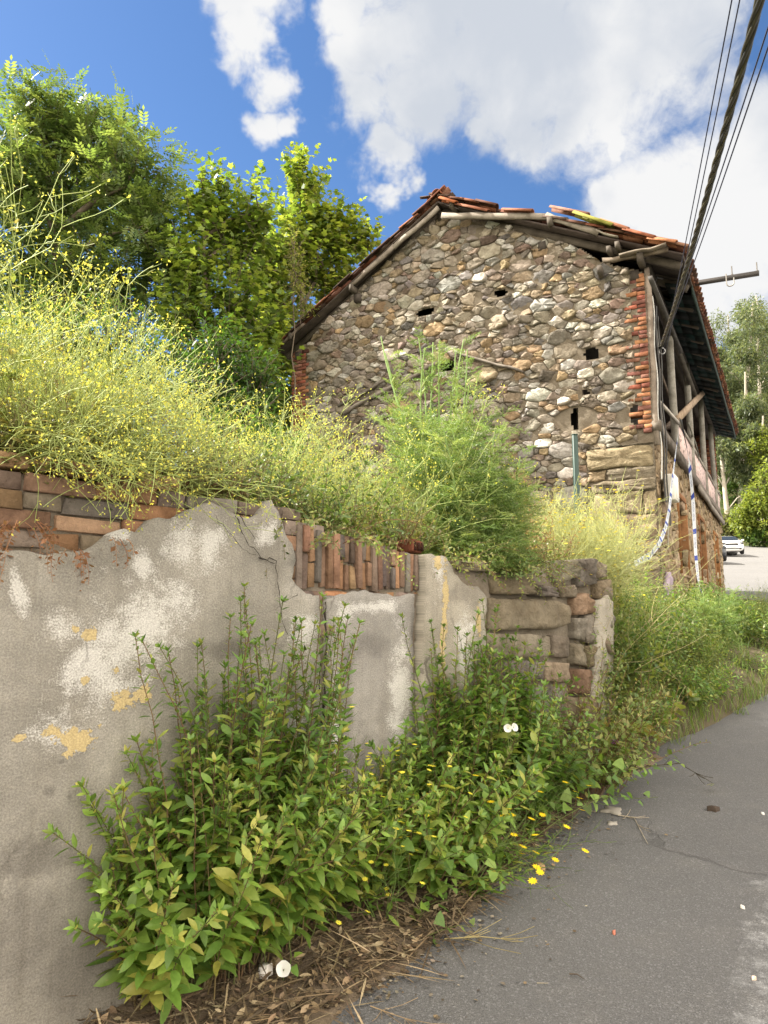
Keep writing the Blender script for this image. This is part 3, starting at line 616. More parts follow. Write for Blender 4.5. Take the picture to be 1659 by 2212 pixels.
# openings: putlog holes and gaps seen in the gable
holes = [(920, 674, 20, 9), (1082, 633, 13, 9), (1279, 764, 17, 14), (1243, 905, 8, 26), (1376, 898, 16, 22), (968, 790, 16, 12), (1266, 848, 8, 5)]
hole_c = [(gp(x, y), abs(gp(x + rx, y)[0] - gp(x, y)[0]), abs(gp(x, y + ry)[1] - gp(x, y)[1])) for x, y, rx, ry in holes]
pierR = lambda x, z: (x > -.24) & (z > gp(1400, 945)[1])
pierL = lambda x, z: (x < -WG + .40) & (z > 3.2)
quoin = lambda x, z: (x > -1.0) & (z < gp(1400, 960)[1])
def in_hole(P, grow=1.0):
    r = np.zeros(len(P), bool)
    for c, rx, rz in hole_c: r |= (((P[:, 0] - c[0]) / (rx * grow)) ** 2 + ((P[:, 1] - c[1]) / (rz * grow)) ** 2) < 1
    return r
def pack(poly, rg, sizes, aniso, excl, planes=None, voids=()):
    """irregular stone outlines filling a polygon: weighted Voronoi cells in a squashed space"""
    S = np.array([aniso, 1.0]); lo = poly.min(0) * S; hi = poly.max(0) * S; pts = [np.array(c) * S for c, r in voids]; rad = [r for c, r in voids]; nv = len(pts)
    for r_, tries in sizes:
        cand = rg.uniform(lo, hi, (tries, 2)); cand = cand[inside(poly * S, cand)]; cand = cand[~excl(cand[:, 0] / aniso, cand[:, 1])]
        for c in cand:
            rr = r_ * rg.uniform(.8, 1.25)
            if pts:
                d = np.linalg.norm(np.array(pts) - c, axis=1)
                if np.any(d < (np.array(rad) + rr) * .92): continue
            pts.append(c); rad.append(rr)
    P = np.array(pts); Rr = np.array(rad); cells = []
    for i in range(nv, len(P)):
        d = np.linalg.norm(P - P[i], axis=1); nb = np.argsort(d)[1:26]
        m = Rr[i] * 3.2; a0 = rg.uniform(0, 1)
        cell = [P[i] + m * np.array([math.cos(a0 + q * math.pi / 4), math.sin(a0 + q * math.pi / 4)]) for q in range(8)]
        cuts = []
        for j in nb:
            n_ = P[j] - P[i]; L2 = n_ @ n_; cuts.append((P[i] + n_ * (.5 + (Rr[i] ** 2 - Rr[j] ** 2) / (2 * L2)), n_))
        PS_ = poly * S
        for e in range(len(PS_)):
            a, b_ = PS_[e], PS_[(e + 1) % len(PS_)]; ab = b_ - a; L_ = np.linalg.norm(ab)
            if L_ < 1e-6: continue
            tt = np.clip((P[i] - a) @ ab / L_ ** 2, 0, 1)
            if np.linalg.norm(a + ab * tt - P[i]) < m * 1.5:
                nn_ = np.array([ab[1], -ab[0]]) / L_
                if (P[i] - a) @ nn_ > 0: nn_ = -nn_
                cuts.append((a, nn_))
        if planes is not None:
            for pt_, nn_ in planes(P[i] / S): cuts.append((np.asarray(pt_) * S, np.asarray(nn_, float)))
        for c0, n_ in cuts:
            out = []
            dd = [(v - c0) @ n_ for v in cell]
            for q in range(len(cell)):
                a, b = cell[q], cell[(q + 1) % len(cell)]; da, db = dd[q], dd[(q + 1) % len(cell)]
                if da <= 0: out.append(a)
                if da * db < 0: out.append(a + (b - a) * da / (da - db))
            cell = out
            if len(cell) < 3: break
        if len(cell) >= 3: cells.append((np.array(cell) / S, Rr[i]))
    return cells
def inset(P, g):
    c = P.mean(0); d = np.linalg.norm(P - c, axis=1, keepdims=True); return c + (P - c) * np.clip(1 - g / np.maximum(d, 1e-3), .45, 1)
STG = [tuple(.80 * (.8 * q + .2 * sum(c_) / 3) for q in c_) for c_ in [(.33, .275, .20), (.38, .33, .25), (.29, .245, .185), (.35, .27, .17), (.27, .235, .195), (.45, .41, .35), (.24, .20, .16), (.36, .25, .13), (.21, .19, .175), (.27, .19, .145), (.50, .47, .42), (.31, .27, .21)]]
ex = lambda x, z: pierR(x, z) | pierL(x, z) | quoin(x, z) | in_hole(np.stack([x, z], 1), 1.25)
def gable_planes(c):
    r = []
    if c[1] > gp(1400, 945)[1] - .03: r.append(((-.22, 0), (1, 0)))
    if c[1] > 3.15: r.append(((-WG + .37, 0), (-1, 0)))
    if c[1] < gp(1400, 960)[1] + .02: r.append(((-1.0, 0), (1, 0)))
    return r
cells = pack(gable, rg, [(.15, 40), (.105, 260), (.072, 1500), (.048, 7000), (.030, 12000)], .60, ex, gable_planes, [(c + np.array([o * rx, 0]), rz * .95) for c, rx, rz in hole_c for o in (-.55, .0, .55)])
b = Bag()
for P, r_ in cells:
    if P[:, 1].max() < .3: continue
    c = P.mean(0)
    P = inset(P, .003 + rg.uniform(0, .007)); 
    P = sub(P, 2); P = P + rg.normal(0, .055 * r_, P.shape)
    stone(b, P, .022 + rg.uniform(0, .038) * min(1, r_ / .07), .06, palette(rg, STG, 1, .18)[0], rg, wfn, .34, int(rg.random() < .4), .30)
# squared corner stones low on the right
z = -.8
zq = gp(1400, 955)[1]
while z < zq:
    hh = rg.uniform(.17, .36); x = -1.02 + rg.uniform(-.15, .1)
    while x < -.02:
        ww = rg.uniform(.25, .95) * (.8 + hh); x1 = min(x + ww, .0)
        if 0 - x1 < .14: x1 = 0.0
        P = sub([(x + .008, z + .008), (x1 - .008, z + .008), (x1 - .008, min(z + hh, zq) - .008), (x + .008, min(z + hh, zq) - .008)], 4)
        stone(b, P + rg.normal(0, .014, P.shape), .035 + rg.uniform(0, .04), .06, palette(rg, [(.25, .205, .145), (.21, .175, .125), (.28, .225, .15), (.19, .165, .125)], 1, .16)[0], rg, wfn, .10, 1, .24); x = x1
    z += hh
gw = b.build('rubble_gable', STONE, house)
def mortar_grid(name, poly, fn, ex, col, sp=.05, amp=.018, y0=0.0):
    lo = poly.min(0); hi = poly.max(0); xs = np.arange(lo[0], hi[0] + sp, sp); zs = np.arange(lo[1], hi[1] + sp, sp)
    X, Z = np.meshgrid(xs, zs); nx = len(xs); V = fn(X.ravel(), Z.ravel(), amp * (fbm(X, Z, 4, 2.) + .7 * fbm(X, Z, 11, 5.)).ravel() + y0)
    cx = (X[:-1, :-1] + sp / 2).ravel(); cz = (Z[:-1, :-1] + sp / 2).ravel(); keep = inside(poly, np.stack([cx, cz], 1)) & ~ex(cx, cz)
    i = np.arange(len(zs) - 1)[:, None] * nx; j = np.arange(nx - 1)[None]
    F = np.stack([i + j, i + j + 1, i + nx + j + 1, i + nx + j], -1).reshape(-1, 4)[keep]
    bb = Bag(); bb.add(V, [F], col); return bb.build(name, MORTAR, house, True)
mortar_grid('mortar_bed', gable, wfn, lambda x, z: in_hole(np.stack([x, z], 1), 1.0), (.155, .130, .098), .04, .012, .010)
# remnant of pale render low on the gable
b = Bag(); slab(b, [gp(*p, .09) for p in ((1285, 1070), (1320, 1082), (1345, 1130), (1375, 1180), (1368, 1235), (1340, 1290), (1270, 1300), (1255, 1180))], -.085, -.02, (.34, .30, .20), .06, .012, rg, .012, 4., .05)
b.build('render_remnant', MORTAR, house, True)
# inner faces that close the house
b = Bag(); box(b, (-WG + .31, .50, -.9), (-.03, .62, ZP), (.05, .045, .04));  # coloured near black to stand in for the shade behind the gable openings
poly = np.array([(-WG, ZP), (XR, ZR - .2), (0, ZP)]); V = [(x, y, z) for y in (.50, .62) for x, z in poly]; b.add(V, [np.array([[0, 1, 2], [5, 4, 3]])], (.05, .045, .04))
box(b, (-WG - .0, .02, -.9), (-WG + .3, LEN, ZP), (.25, .22, .17)); box(b, (-WG, LEN - .3, -.9), (0, LEN, ZP), (.25, .22, .17))
V = [(x, y, z) for y in (LEN - .3, LEN) for x, z in poly]; b.add(V, [np.array([[0, 1, 2], [5, 4, 3]])], (.25, .22, .17))
b.build('inner_wall', MORTAR, house)
# brick piers at both gable corners
BRH = [(.25, .085, .055), (.21, .08, .058), (.28, .115, .065), (.17, .075, .058), (.31, .145, .075), (.22, .11, .08)]
b = Bag(); z = gp(1400, 935)[1]; r = 0
while z < ZP - .03:
    ww = .33 if r % 3 == 1 else (.13 if r % 3 == 0 else .2)
    x = -ww; 
    for L_ in ([ww] if ww < .25 else [ww * .62, ww * .38]):
        box(b, (x + .003, -.034 + rg.normal(0, .008), z + .003), (x + L_ - .005, .16, z + .064), palette(rg, BRH, 1, .2)[0], .004, rg, .006); x += L_
    z += .071; r += 1
b.build('brick_pier', BRICK, house)
b = Bag(); z = 3.3; r = 0
while z < ZP - .03:
    ww = .42 if r % 2 else .34; x = -WG
    for L_ in ((.24, ww - .24) if r % 2 else (.12, ww - .12)):
        box(b, (x + .003, -.034 + rg.normal(0, .008), z + .003), (x + L_ - .005, .16, z + .062), palette(rg, BRH, 1, .2)[0], .004, rg, .006); x += L_
    z += .069; r += 1
b.build('brick_pier', BRICK, house)
# slanting ledge of an older lean-to roof
b = Bag(); WG_ = (.20, .175, .15)
a0 = gp(745, 893, .05); a1 = gp(955, 782, .05); a2 = gp(1130, 805, .05)
plank(b, (a0[0], -.06, a0[1]), (a1[0], -.06, a1[1]), .10, .05, WG_, (0, 0, 1), rg, 9, .012); plank(b, (gp(985, 762)[0], -.06, gp(985, 762)[1]), (a2[0], -.06, a2[1]), .10, .035, WG_, (0, 0, 1), rg, 7, .010)
plank(b, (gp(735, 880)[0], -.05, gp(735, 880)[1]), (gp(850, 815)[0], -.05, gp(850, 815)[1]), .08, .04, (.16, .14, .12), (0, 0, 1), rg, 6, .012)
b.build('old_roof_line', WOOD, house)
# ---- roof: deck, rafters, tiles
Y0, Y1 = -.24, LEN + .15
b = Bag(); th = .03
for xa, xb, za, zb in ((XR, EX - .06, ZR - .17, EZ - .14), (LX + .05, XR, LZ - .14, ZR - .17)):
    nb_ = 26; ysd = np.linspace(Y0 + .02, Y1, nb_)
    for q in range(nb_ - 1):
        xa_, za_ = xa, za
        xb_, zb_ = xb, zb
        d = unit(np.array([xb_ - xa_, 0, zb_ - za_])); up = np.array([-d[2], 0, d[0]])
        ym = (ysd[q] + ysd[q + 1]) / 2
        plank(b, (xa_, ym, za_), (xb_, ym, zb_), (ysd[q + 1] - ysd[q]) * .97, th, palette(rg, [(.05, .04, .033), (.06, .048, .04), (.04, .033, .028)], 1)[0], up, rg, 4, .004)
b.build('roof_boards', WOOD, house)
b = Bag()
for q in range(15):
    y = .02 + q * .88
    plank(b, (XR, y, ZR - .25), (EX - .12, y, EZ - .22), .09, .11, (.09, .075, .06), (0, 0, 1), rg, 4, .004)
    plank(b, (XR, y, ZR - .25), (LX + .12, y, LZ - .22), .09, .11, (.09, .075, .06), (0, 0, 1), rg, 4, .004)
for xx, zz in ((XR, ZR - .36), (-1.6, 6.70), (-5.2, 6.55), (-.15, ZP + .02), (-WG + .15, ZP - .12)):
    plank(b, (xx, -.14 + rg.uniform(0, .12), zz), (xx, LEN, zz), .13, .15, (.06, .05, .042), (0, 0, 1), rg, 6, .006)
b.build('rafters', WOOD, house)
TC = [(.19, .072, .04), (.15, .062, .04), (.22, .095, .052), (.125, .06, .044), (.16, .085, .056), (.095, .06, .048)]
def tile_tpl(r0=.088, r1=.072, L_=.43, th=.014, m=6):
    a = np.linspace(0, math.pi, m + 1); V = []
    for x, r in ((0, r0), (L_, r1)):
        for rr in (r, r - th):
            for q in a: V.append([x, rr * math.cos(q), rr * math.sin(q)])
    n = m + 1; Q = []
    for i in range(m):
        Q += [[i, i + 1, 2 * n + i + 1, 2 * n + i], [n + i, 3 * n + i, 3 * n + i + 1, n + i + 1], [i, n + i, n + i + 1, i + 1], [2 * n + i, 2 * n + i + 1, 3 * n + i + 1, 3 * n + i]]
    Q += [[0, 2 * n, 3 * n, n], [m, n + m, 3 * n + m, 2 * n + m]]
    return np.array(V), np.zeros((0, 3), int), np.array(Q)
TT = tile_tpl()
b = Bag()
for side, (xa, za, xb, zb) in enumerate(((EX, EZ, XR, ZR), (LX, LZ, XR, ZR))):
    d = unit(np.array([xb - xa, 0, zb - za])); nrm_ = np.array([-d[2], 0, d[0]]); nrm_ = nrm_ if nrm_[2] > 0 else -nrm_
    Ls = math.hypot(xb - xa, zb - za); nr = int(Ls / .335) + 1
    for q in range(int((Y1 - Y0) / .185) + 1):
        y = Y0 + .05 + q * .185
        for cov in (0, 1):
            yy = y + (.0925 if cov == 0 else 0)
            s_ = np.arange(nr) * .335 - (.03 if cov else .0); n_ = len(s_)
            P = np.array([xa, 0, za])[None] + d[None] * s_[:, None] + nrm_[None] * ((-.035 if cov else -.055) + rg.normal(0, .008, n_))[:, None]; P[:, 1] = yy + rg.normal(0, .010, n_)
            if cov == 0: P += nrm_ * .03
            sag = .05 * np.sin(q * .33) + .03 * np.sin(q * .9 + 1); P[:, 2] += sag * .5 - .02
            dd = d[None] + rg.normal(0, .03, (n_, 3)); upv = nrm_ if cov else -nrm_
            keep = (P[:, 0] < XR + .02) if side else (P[:, 0] > XR - .02)
            if side == 0 and q < 1: keep &= ~((s_ > 2.3) & (s_ < 3.1))
            place(b, TT, P[keep], dd[keep], np.broadcast_to(upv, dd.shape)[keep] + rg.normal(0, .05, dd[keep].shape), np.array([1, 1, .8 if cov else .6])[None] * np.ones((keep.sum(), 1)), palette(rg, TC, keep.sum(), .18))
rt = b.build('roof_tiles', TILE, house)
b = Bag()
for q in range(33):
    y = Y0 + q * .39; place(b, tile_tpl(.11, .095, .45), [[XR, y + .42, ZR - .04 + rg.normal(0, .01)]], [[0, -1, .01]], [[0, 0, 1]], [1.0], palette(rg, TC, 1, .15))
for i in range(4):
    P = np.array([XR - .1 + rg.uniform(-.12, .2), -.2 + rg.uniform(0, .2), ZR - .01 + rg.uniform(0, .04)]); place(b, TT, [P], [unit(rg.normal(size=3) * [1, .5, .15])], [[0, 0, 1]], [.45], palette(rg, [(.10, .07, .06), (.18, .08, .05)], 1))
b.build('ridge_tiles', TILE, house)
# loose thick tiles along the right verge, mossy one among them
def verge_tile(b, px0, py0, px1, py1, off, col, s_=1.0):
    p0 = gp(px0, py0, off); p1 = gp(px1, py1, off); a = np.array([p0[0], -off, p0[1]]); c = np.array([p1[0], -off, p1[1]])
    L_ = np.linalg.norm(c - a); place(b, TT, [a], [c - a], [[0, 0, 1]], np.array([[L_ / .43, 1.1 * s_, .9 * s_]]), [col])
b = Bag()
for a in ((1055, 462, 985, 446, .2, (.22, .09, .055)), (1150, 462, 1085, 458, .22, (.24, .10, .06)), (1270, 470, 1188, 452, .18, (.24, .13, .10)), (1355, 502, 1295, 480, .22, (.30, .13, .08)),
          (1412, 520, 1345, 500, .24, (.25, .09, .05)), (1460, 530, 1398, 520, .25, (.38, .17, .09)), (985, 444, 950, 432, .25, (.30, .10, .04))): verge_tile(b, *a)
b.build('verge_tiles', TILE, house)
b = Bag(); verge_tile(b, 1322, 494, 1238, 464, .245, (.22, .22, .05), 1.05); b.build('mossy_tile', TILE, house)['label'] = 'roof tile covered in yellow green moss'
# barge boards and broken timber at the gable edge
b = Bag(); GW = (.25, .22, .185)
def gplank(b, p, q, off, wid, thk, col, n=7, wob=.008):
    b = Bag(); a = gp(*p, off); c = gp(*q, off); plank(b, (a[0], -off, a[1]), (c[0], -off, c[1]), wid, thk, col, (0, 0, 1), rg, n, wob, .01); b.build('barge_board', WOOD, house)
gplank(b, (955, 466), (1182, 468), .22, .05, .10, GW); gplank(b, (1178, 466), (1292, 502), .22, .05, .10, (.23, .20, .165)); gplank(b, (1290, 500), (1335, 513), .2, .1, .02, (.30, .27, .22), 4)
gplank(b, (948, 449), (850, 535), .2, .04, .085, GW); gplank(b, (852, 532), (760, 615), .2, .04, .085, (.22, .19, .16))
gplank(b, (1302, 563), (1442, 540), .2, .05, .07, (.15, .12, .09)); gplank(b, (1340, 552), (1440, 532), .26, .14, .03, (.19, .16, .125))
gplank(b, (612, 742), (660, 700), .16, .12, .05, (.20, .16, .13))
for px, py, s_ in ((1194, 487, 1), (770, 628, .8), (1385, 565, 1), (1320, 548, .7), (1338, 540, .7), (640, 730, .8), (985, 452, .8), (1300, 590, .8)):
    c = gp(px, py); b = Bag(); plank(b, (c[0] + .02, -.27, c[1] - .06 * s_), (c[0], .25, c[1]), .09 * s_, .15 * s_, (.10, .085, .07), (0, 0, 1), rg, 3, .008, .01); b.build('rafter_end', WOOD, house)
# ---- soffit of the road eave: dark green boards
zi, zo = ZP + .20, EZ - .24
b = Bag(); ysd = np.linspace(.75, LEN, 30)
for q in range(29):
    for xa, xb in ((.02, .20), (.205, .39), (.395, .57)):
        fz = lambda x: zi + (zo - zi) * x / .57
        if ysd[q] < 1.4 and rg.random() < .5: continue
        plank(b, (xa, (ysd[q] + ysd[q + 1]) / 2, fz(xa) + rg.normal(0, .006)), (xb, (ysd[q] + ysd[q + 1]) / 2, fz(xb) + rg.normal(0, .006)), (ysd[q + 1] - ysd[q]) * .985, .02, palette(rg, [(.010, .030, .030), (.012, .020, .020), (.014, .036, .034), (.008, .013, .014)], 1)[0], (0, 0, 1), rg, 2)
b.build('soffit_boards', WOOD, house)
b = Bag(); plank(b, (.58, 1.0, zo + .05), (.58, LEN, zo + .05), .025, .16, (.03, .045, .04), (0, 0, 1), rg, 8, .006); plank(b, (.02, .1, zi - .02), (.02, LEN, zi - .02), .12, .14, (.07, .06, .05), (0, 0, 1), rg, 8, .006)
b.build('eave_beam', WOOD, house)
# ---- road front, ground floor with three windows
wins = [(fp(1466, 1081)[0] - .5, fp(1476, 1239)[0] + .45), (fp(1510, 1130)[0] - .6, fp(1512, 1250)[0] + .6), (10.207 - .6, 10.207 + .6)]
wins = [(2.25, 3.5), (5.8, 7.1), (9.55, 10.85)]; WZ0, WZ1 = 1.25, 2.63; ZF = fp(1424.9, 943.8)[1]
ffn = lambda a, b_, o: np.stack([o, a, b_], 1)
front = np.array([(0.0, -.8), (0.0, ZF - .05), (LEN, ZF - .05), (LEN, -.8)])
in_win = lambda y, z: np.any([(y > a - .02) & (y < b_ + .02) & (z > WZ0) & (z < WZ1) for a, b_ in wins], 0)
b = Bag(); cells = pack(front, rg, [(.12, 200), (.09, 1200), (.06, 3500), (.04, 4000)], .75, lambda y, z: np.any([(y > a - .12) & (y < b_ + .12) & (z > WZ0 - .08) & (z < WZ1 + .08) for a, b_ in wins], 0))
for P, r_ in cells:
    if P[:, 1].max() < .3: continue
    P = inset(P, .008 + rg.uniform(0, .012)); stone(b, P[::1], .012 + rg.uniform(0, .020), .05, palette(rg, [(.27, .205, .13), (.32, .255, .17), (.22, .17, .11), (.29, .21, .125)], 1, .14)[0], rg, ffn, .3, 1, .2)
b.build('rubble_front', STONE, house)
mortar_grid('mortar_bed', front, ffn, in_win, (.24, .185, .12), .06, .014, .010)
OR = [(.22, .10, .038), (.19, .085, .035), (.25, .12, .05)]
for a, b_ in wins:
    f = Bag()
    for y in (a, b_ - .07): box(f, (-.32, y, WZ0), (.05, y + .07, WZ1), palette(rg, OR, 1)[0], .002, rg, .008)
    box(f, (-.32, a, WZ1), (.045, b_, WZ1 + .10), palette(rg, OR, 1)[0], .002, rg, .008)
    box(f, (-.32, a, WZ0 - .05), (.05, b_, WZ0 - .002), (.3, .22, .14), .002, rg, .008)
    fo = f.build('window', WOOD, house)
    g = Bag(); box(g, (-.24, a + .07, WZ0), (-.23, b_ - .07, WZ1), (.02, .02, .02)); g.build('pane', GLASS, fo)
    g = Bag()
    for y in np.linspace(a + .12, b_ - .5, 4): tube(g, [(-.16, y, WZ0), (-.16, y, WZ1)], .011, 6, (.03, .025, .02))
    for z in (WZ0 + .35, WZ1 - .35): tube(g, [(-.16, a + .02, z), (-.16, b_ - .02, z)], .009, 4, (.03, .025, .02))
    g.build('bars', METAL, fo)
# pale lilac painted slab standing at the foot of the front
b = Bag(); l0 = fp(1447, 1235, .1); slab(b, [(l0[0] - .55, -.9), (l0[0] + .35, -.9), (l0[0] + .30, l0[1] - .1), (l0[0] + .1, l0[1]), (l0[0] - .25, l0[1] - .2)], 0, 0, (.33, .27, .33), .08, .01, rg, .01)
V = b.v[0]; b.v[0] = np.stack([.10 - V[:, 1] * 1.0 - np.where(np.arange(len(V)) < len(V) // 2, 0, .07), V[:, 0], V[:, 2]], 1); b.build('lilac_render', MORTAR, house, True)
# ---- gallery: floor beam, posts, railing panels, back wall, end wall
b = Bag(); plank(b, (.04, -.02, ZF), (.04, LEN + .02, ZF), .14, .16, (.14, .12, .10), (0, 0, 1), rg, 14, .012); plank(b, (.10, 5.4, ZF - .12), (.10, LEN, ZF - .14), .05, .14, (.24, .215, .185), (0, 0, 1), rg, 8, .01)
b.build('gallery_beam', WOOD, house)
b = Bag(); box(b, (-1.15, .05, ZF - .06), (-.03, LEN - .31, ZF + .04), (.13, .11, .09)); b.build('gallery_floor', WOOD, house)
b = Bag(); box(b, (-1.15, .4, ZP + .14), (-.03, LEN - .31, ZP + .17), (.06, .05, .045)); b.build('gallery_ceiling', WOOD, house)
b = Bag(); z = ZF + .04
while z < ZP + .1:
    y = .35
    while y < LEN - .3:
        L_ = rg.uniform(1.2, 2.6); box(b, (-1.22 + rg.normal(0, .01), y, z), (-1.12 + rg.normal(0, .012), min(y + L_, LEN - .3) - .01, z + .13), palette(rg, [(.15, .115, .085), (.20, .165, .125), (.11, .08, .06), (.24, .20, .16)], 1)[0], .004, rg, .01); y += L_
    z += .145
b.build('gallery_back_wall', WOOD, house)
b = Bag(); z = ZF
while z < ZP + .1:
    x = -1.15 - rg.uniform(0, .1)
    while x < .02:
        box(b, (x, LEN - .36, z + .004), (min(x + .22, .04), LEN - .28, z + .062), palette(rg, BRH, 1)[0], .004, rg, .01); x += .235
    z += .07
b.build('gallery_end_wall', BRICK, house)
PW = (.31, .295, .26)
for y in (2.45, 5.15, 8.1, 10.9):
    b = Bag(); plank(b, (.03, y, ZF + .0), (.03, y, zi - .05), .12, .12, PW, (1, 0, 0), rg, 5, .004); b.build('gallery_post', WOOD, house)
def lattice_mat():
    m, t = new_mat('worn_pink_panel'); co = obj_co(t); sp = t.n('ShaderNodeSeparateXYZ'); t.put(sp, 0, co)
    v = t.n('ShaderNodeTexVoronoi'); t.put(v, 'Vector', t.scale(co, 0, 7, 9)); v.inputs['Scale'].default_value = 1.0
    n = t.noise(co, 30, 4, .7); k = t.ramp(t.math('ADD', v.outputs['Distance'], t.math('MULTIPLY', t.math('SUBTRACT', n, .5), .9)), .24, .32, 1, 0)
    c = t.mix(k, (.56, .43, .40), (.09, .07, .06)); finish(t, pbsdf(t, c, .85, bump(t, n, .4, .005), .2)); return m
LATT = lattice_mat(); ZB = 4.13 - .02
for y0, y1 in ((2.55, 5.08), (5.22, 8.03), (8.17, 10.83), (10.97, LEN - .05)):
    b = Bag(); box(b, (.015, y0, ZF + .09), (.045, y1, ZB - .05), (.55, .42, .40)); b.build('railing_panel', LATT, house)
b = Bag(); plank(b, (.03, 2.5, ZB), (.03, LEN, ZB - .02), .09, .07, (.24, .22, .19), (0, 0, 1), rg, 10, .008); b.build('hand_rail', WOOD, house)
# broken boards nailed across the first bay
b = Bag()
def fplank(p, q, o0, o1, wid, thk, col, n=4):
    b = Bag(); a = fp(*p, o0); c = fp(*q, o1); plank(b, (o0, a[0], a[1]), (o1, c[0], c[1]), wid, thk, col, (1, 0, .2), rg, n, .004, .008); b.build('broken_board', WOOD, house)
fplank((1463, 906), (1521, 846), .10, .16, .13, .05, (.33, .25, .18)); fplank((1424, 868), (1466, 914), .05, .12, .06, .04, (.38, .35, .31)); fplank((1427, 935), (1462, 905), -.2, -.1, .12, .05, (.24, .19, .15))
fplank((1488, 915), (1510, 985), .08, .08, .05, .03, (.26, .26, .23)); fplank((1426, 800), (1462, 905), -.3, -.3, .10, .04, (.2, .16, .13))
fplank((1420, 640), (1500, 850), .06, .10, .12, .10, (.10, .09, .075), 6); fplank((1450, 560), (1500, 640), .40, .50, .09, .06, (.08, .075, .065)); fplank((1405, 600), (1470, 760), .25, .3, .08, .06, (.07, .065, .06))
# timber and pipes down the corner
b = Bag(); plank(b, (.05, .03, gp(1418, 960)[1]), (.05, .03, ZP + .1), .07, .08, (.24, .20, .165), (0, -1, 0), rg, 8, .008); b.build('corner_timber', WOOD, house)
b = Bag()
for q, (o, r_, cc) in enumerate(((.09, .012, (.5, .5, .48)), (.12, .014, (.03, .03, .03)), (.15, .012, (.035, .033, .03)), (.11, .008, (.25, .24, .22)))):
    pts_ = []
    for s_ in np.linspace(0, 1, 26): pts_.append((o + .012 * math.sin(s_ * 17 + q * 2), .06 + .05 * q + .02 * math.sin(s_ * 9 + q), ZP - .35 - (q * .15) - s_ * (2.9 + .2 * q)))
    tube(b, pts_, r_, 6, cc)
tube(b, [(.1, .1, ZP - .2), (.14, .3, ZP + .05), (.2, .5, ZP + .1)], .012, 6, (.03, .03, .03))
b.build('wall_cables', METAL, house)
m0 = fp(1425, 1065, .1); m1 = fp(1450, 1000, .1)
b = Bag(); box(b, (.07, .30, fp(1437, 1062, .2)[1]), (.24, .68, fp(1437, 1008, .2)[1] + .02), (.66, .64, .59), .002, rg, .012); mb = b.build('meter_box', PLAIN, house)
b = Bag(); box(b, (.24, .34, fp(1437, 1062, .2)[1] + .03), (.246, .64, fp(1437, 1008, .2)[1] - .01), (.70, .68, .63), 0, rg, .002); b.build('box_door', PLAIN, mb)
# iron bracket for power lines
def on_vert(px, py, y):               # photo point on the local plane y = const
    q = w2h(on_plane(px, py, h2w(0, y, 0), gN)); return np.array([q[0], y, q[2]])
yb = 1.25; p0 = on_vert(1440, 622, yb); p1 = on_vert(1640, 590, yb); du = unit(p1 - p0)
b = Bag(); plank(b, p0 - du * .3, p1, .05, .075, (.035, .03, .028), (0, 0, 1), rg, 3); br = b.build('iron_bracket', METAL, house)
for px in (1582, 1636):
    a = on_vert(px, 600 if px < 1600 else 592, yb); b = Bag(); tube(b, [a, a + [0, 0, .20]], .011, 6, (.12, .11, .10)); tube(b, [a + [0, 0, .03], a + [0, 0, .06]], .02, 6, (.1, .09, .08)); b.build('insulator_pin', METAL, br)
a = on_vert(1569, 600, yb); b = Bag(); tube(b, [a + [0, -.04, .05]] + [a + [.0, -.04, -.10]] + [a + [.055 - .055 * math.cos(q), -.04, -.12 - .055 * math.sin(q)] for q in np.linspace(0, math.pi, 8)] + [a + [.11, -.04, -.04]], .010, 6, (.25, .24, .22)); b.build('iron_hook', METAL, br)
# ================================================================== OVERHEAD CABLES
def catenary(a, b, sag, n=40):
    t = np.linspace(0, 1, n)[:, None]; P = np.asarray(a) * (1 - t) + np.asarray(b) * t; P[:, 2] -= (4 * sag * t * (1 - t))[:, 0]; return P
ca = h2w(.14, .25, fp(1424, 748, .14)[1])
cb = at(1665, -90, 2.9)
P = catenary(ca, cb, .10, 160); rgc = rng(5)
root = thing('cable_bundle', 'thick black twisted power cable running up from the house corner', 'cable', tuple(ca))
x_, y_ = frame_of(unit(cb - ca)); ph = np.linspace(0, 2 * math.pi * 10, len(P)); b = Bag()
for q in range(4):
    an = ph + q * math.pi / 2; tube(b, P - ca + (x_[None] * np.cos(an)[:, None] + y_[None] * np.sin(an)[:, None]) * .0135, .0125, 6, [(.03, .028, .022), (.045, .04, .025), (.025, .025, .025), (.05, .045, .022)][q])
b.build('twisted_strands', METAL, root)
WIRES = [((1418, 742, .16), (1592, -60), 4.0, .05, 'leftmost of the thin black wires rising from the house corner'), ((1426, 742, .2), (1610, -60), 4.0, .05, 'thin black wire just left of the thick twisted cable'),
         ((1424, 752, .12), (1672, 20), 3.4, .06, 'thin dark blue wire just right of the thick twisted cable'), ((1428, 752, .15), (1680, 40), 3.4, .06, 'rightmost thin dark blue wire leaving the picture edge')]
for (px, py, off), (qx, qy), Yq, sg, lab in WIRES:
    a = h2w(off, .3, fp(px, py, off)[1]); e = at(qx, qy, Yq); b = Bag(); tube(b, catenary(a, e, sg, 40), .0052, 5, (.02, .022, .045))
    tag(b.build('overhead_wire', METAL), lab, 'wire', 'thin overhead wires')
b = Bag(); a = h2w(.16, .28, fp(1424, 752, .14)[1]); tube(b, [a + np.array([.05 * math.cos(q), 0, .05 * math.sin(q)]) for q in np.linspace(0, 6.2, 12)], .008, 5, (.5, .5, .5))
tag(b.build('cable_loop', METAL), 'small pale loop of cable tie at the house corner', 'cable tie')
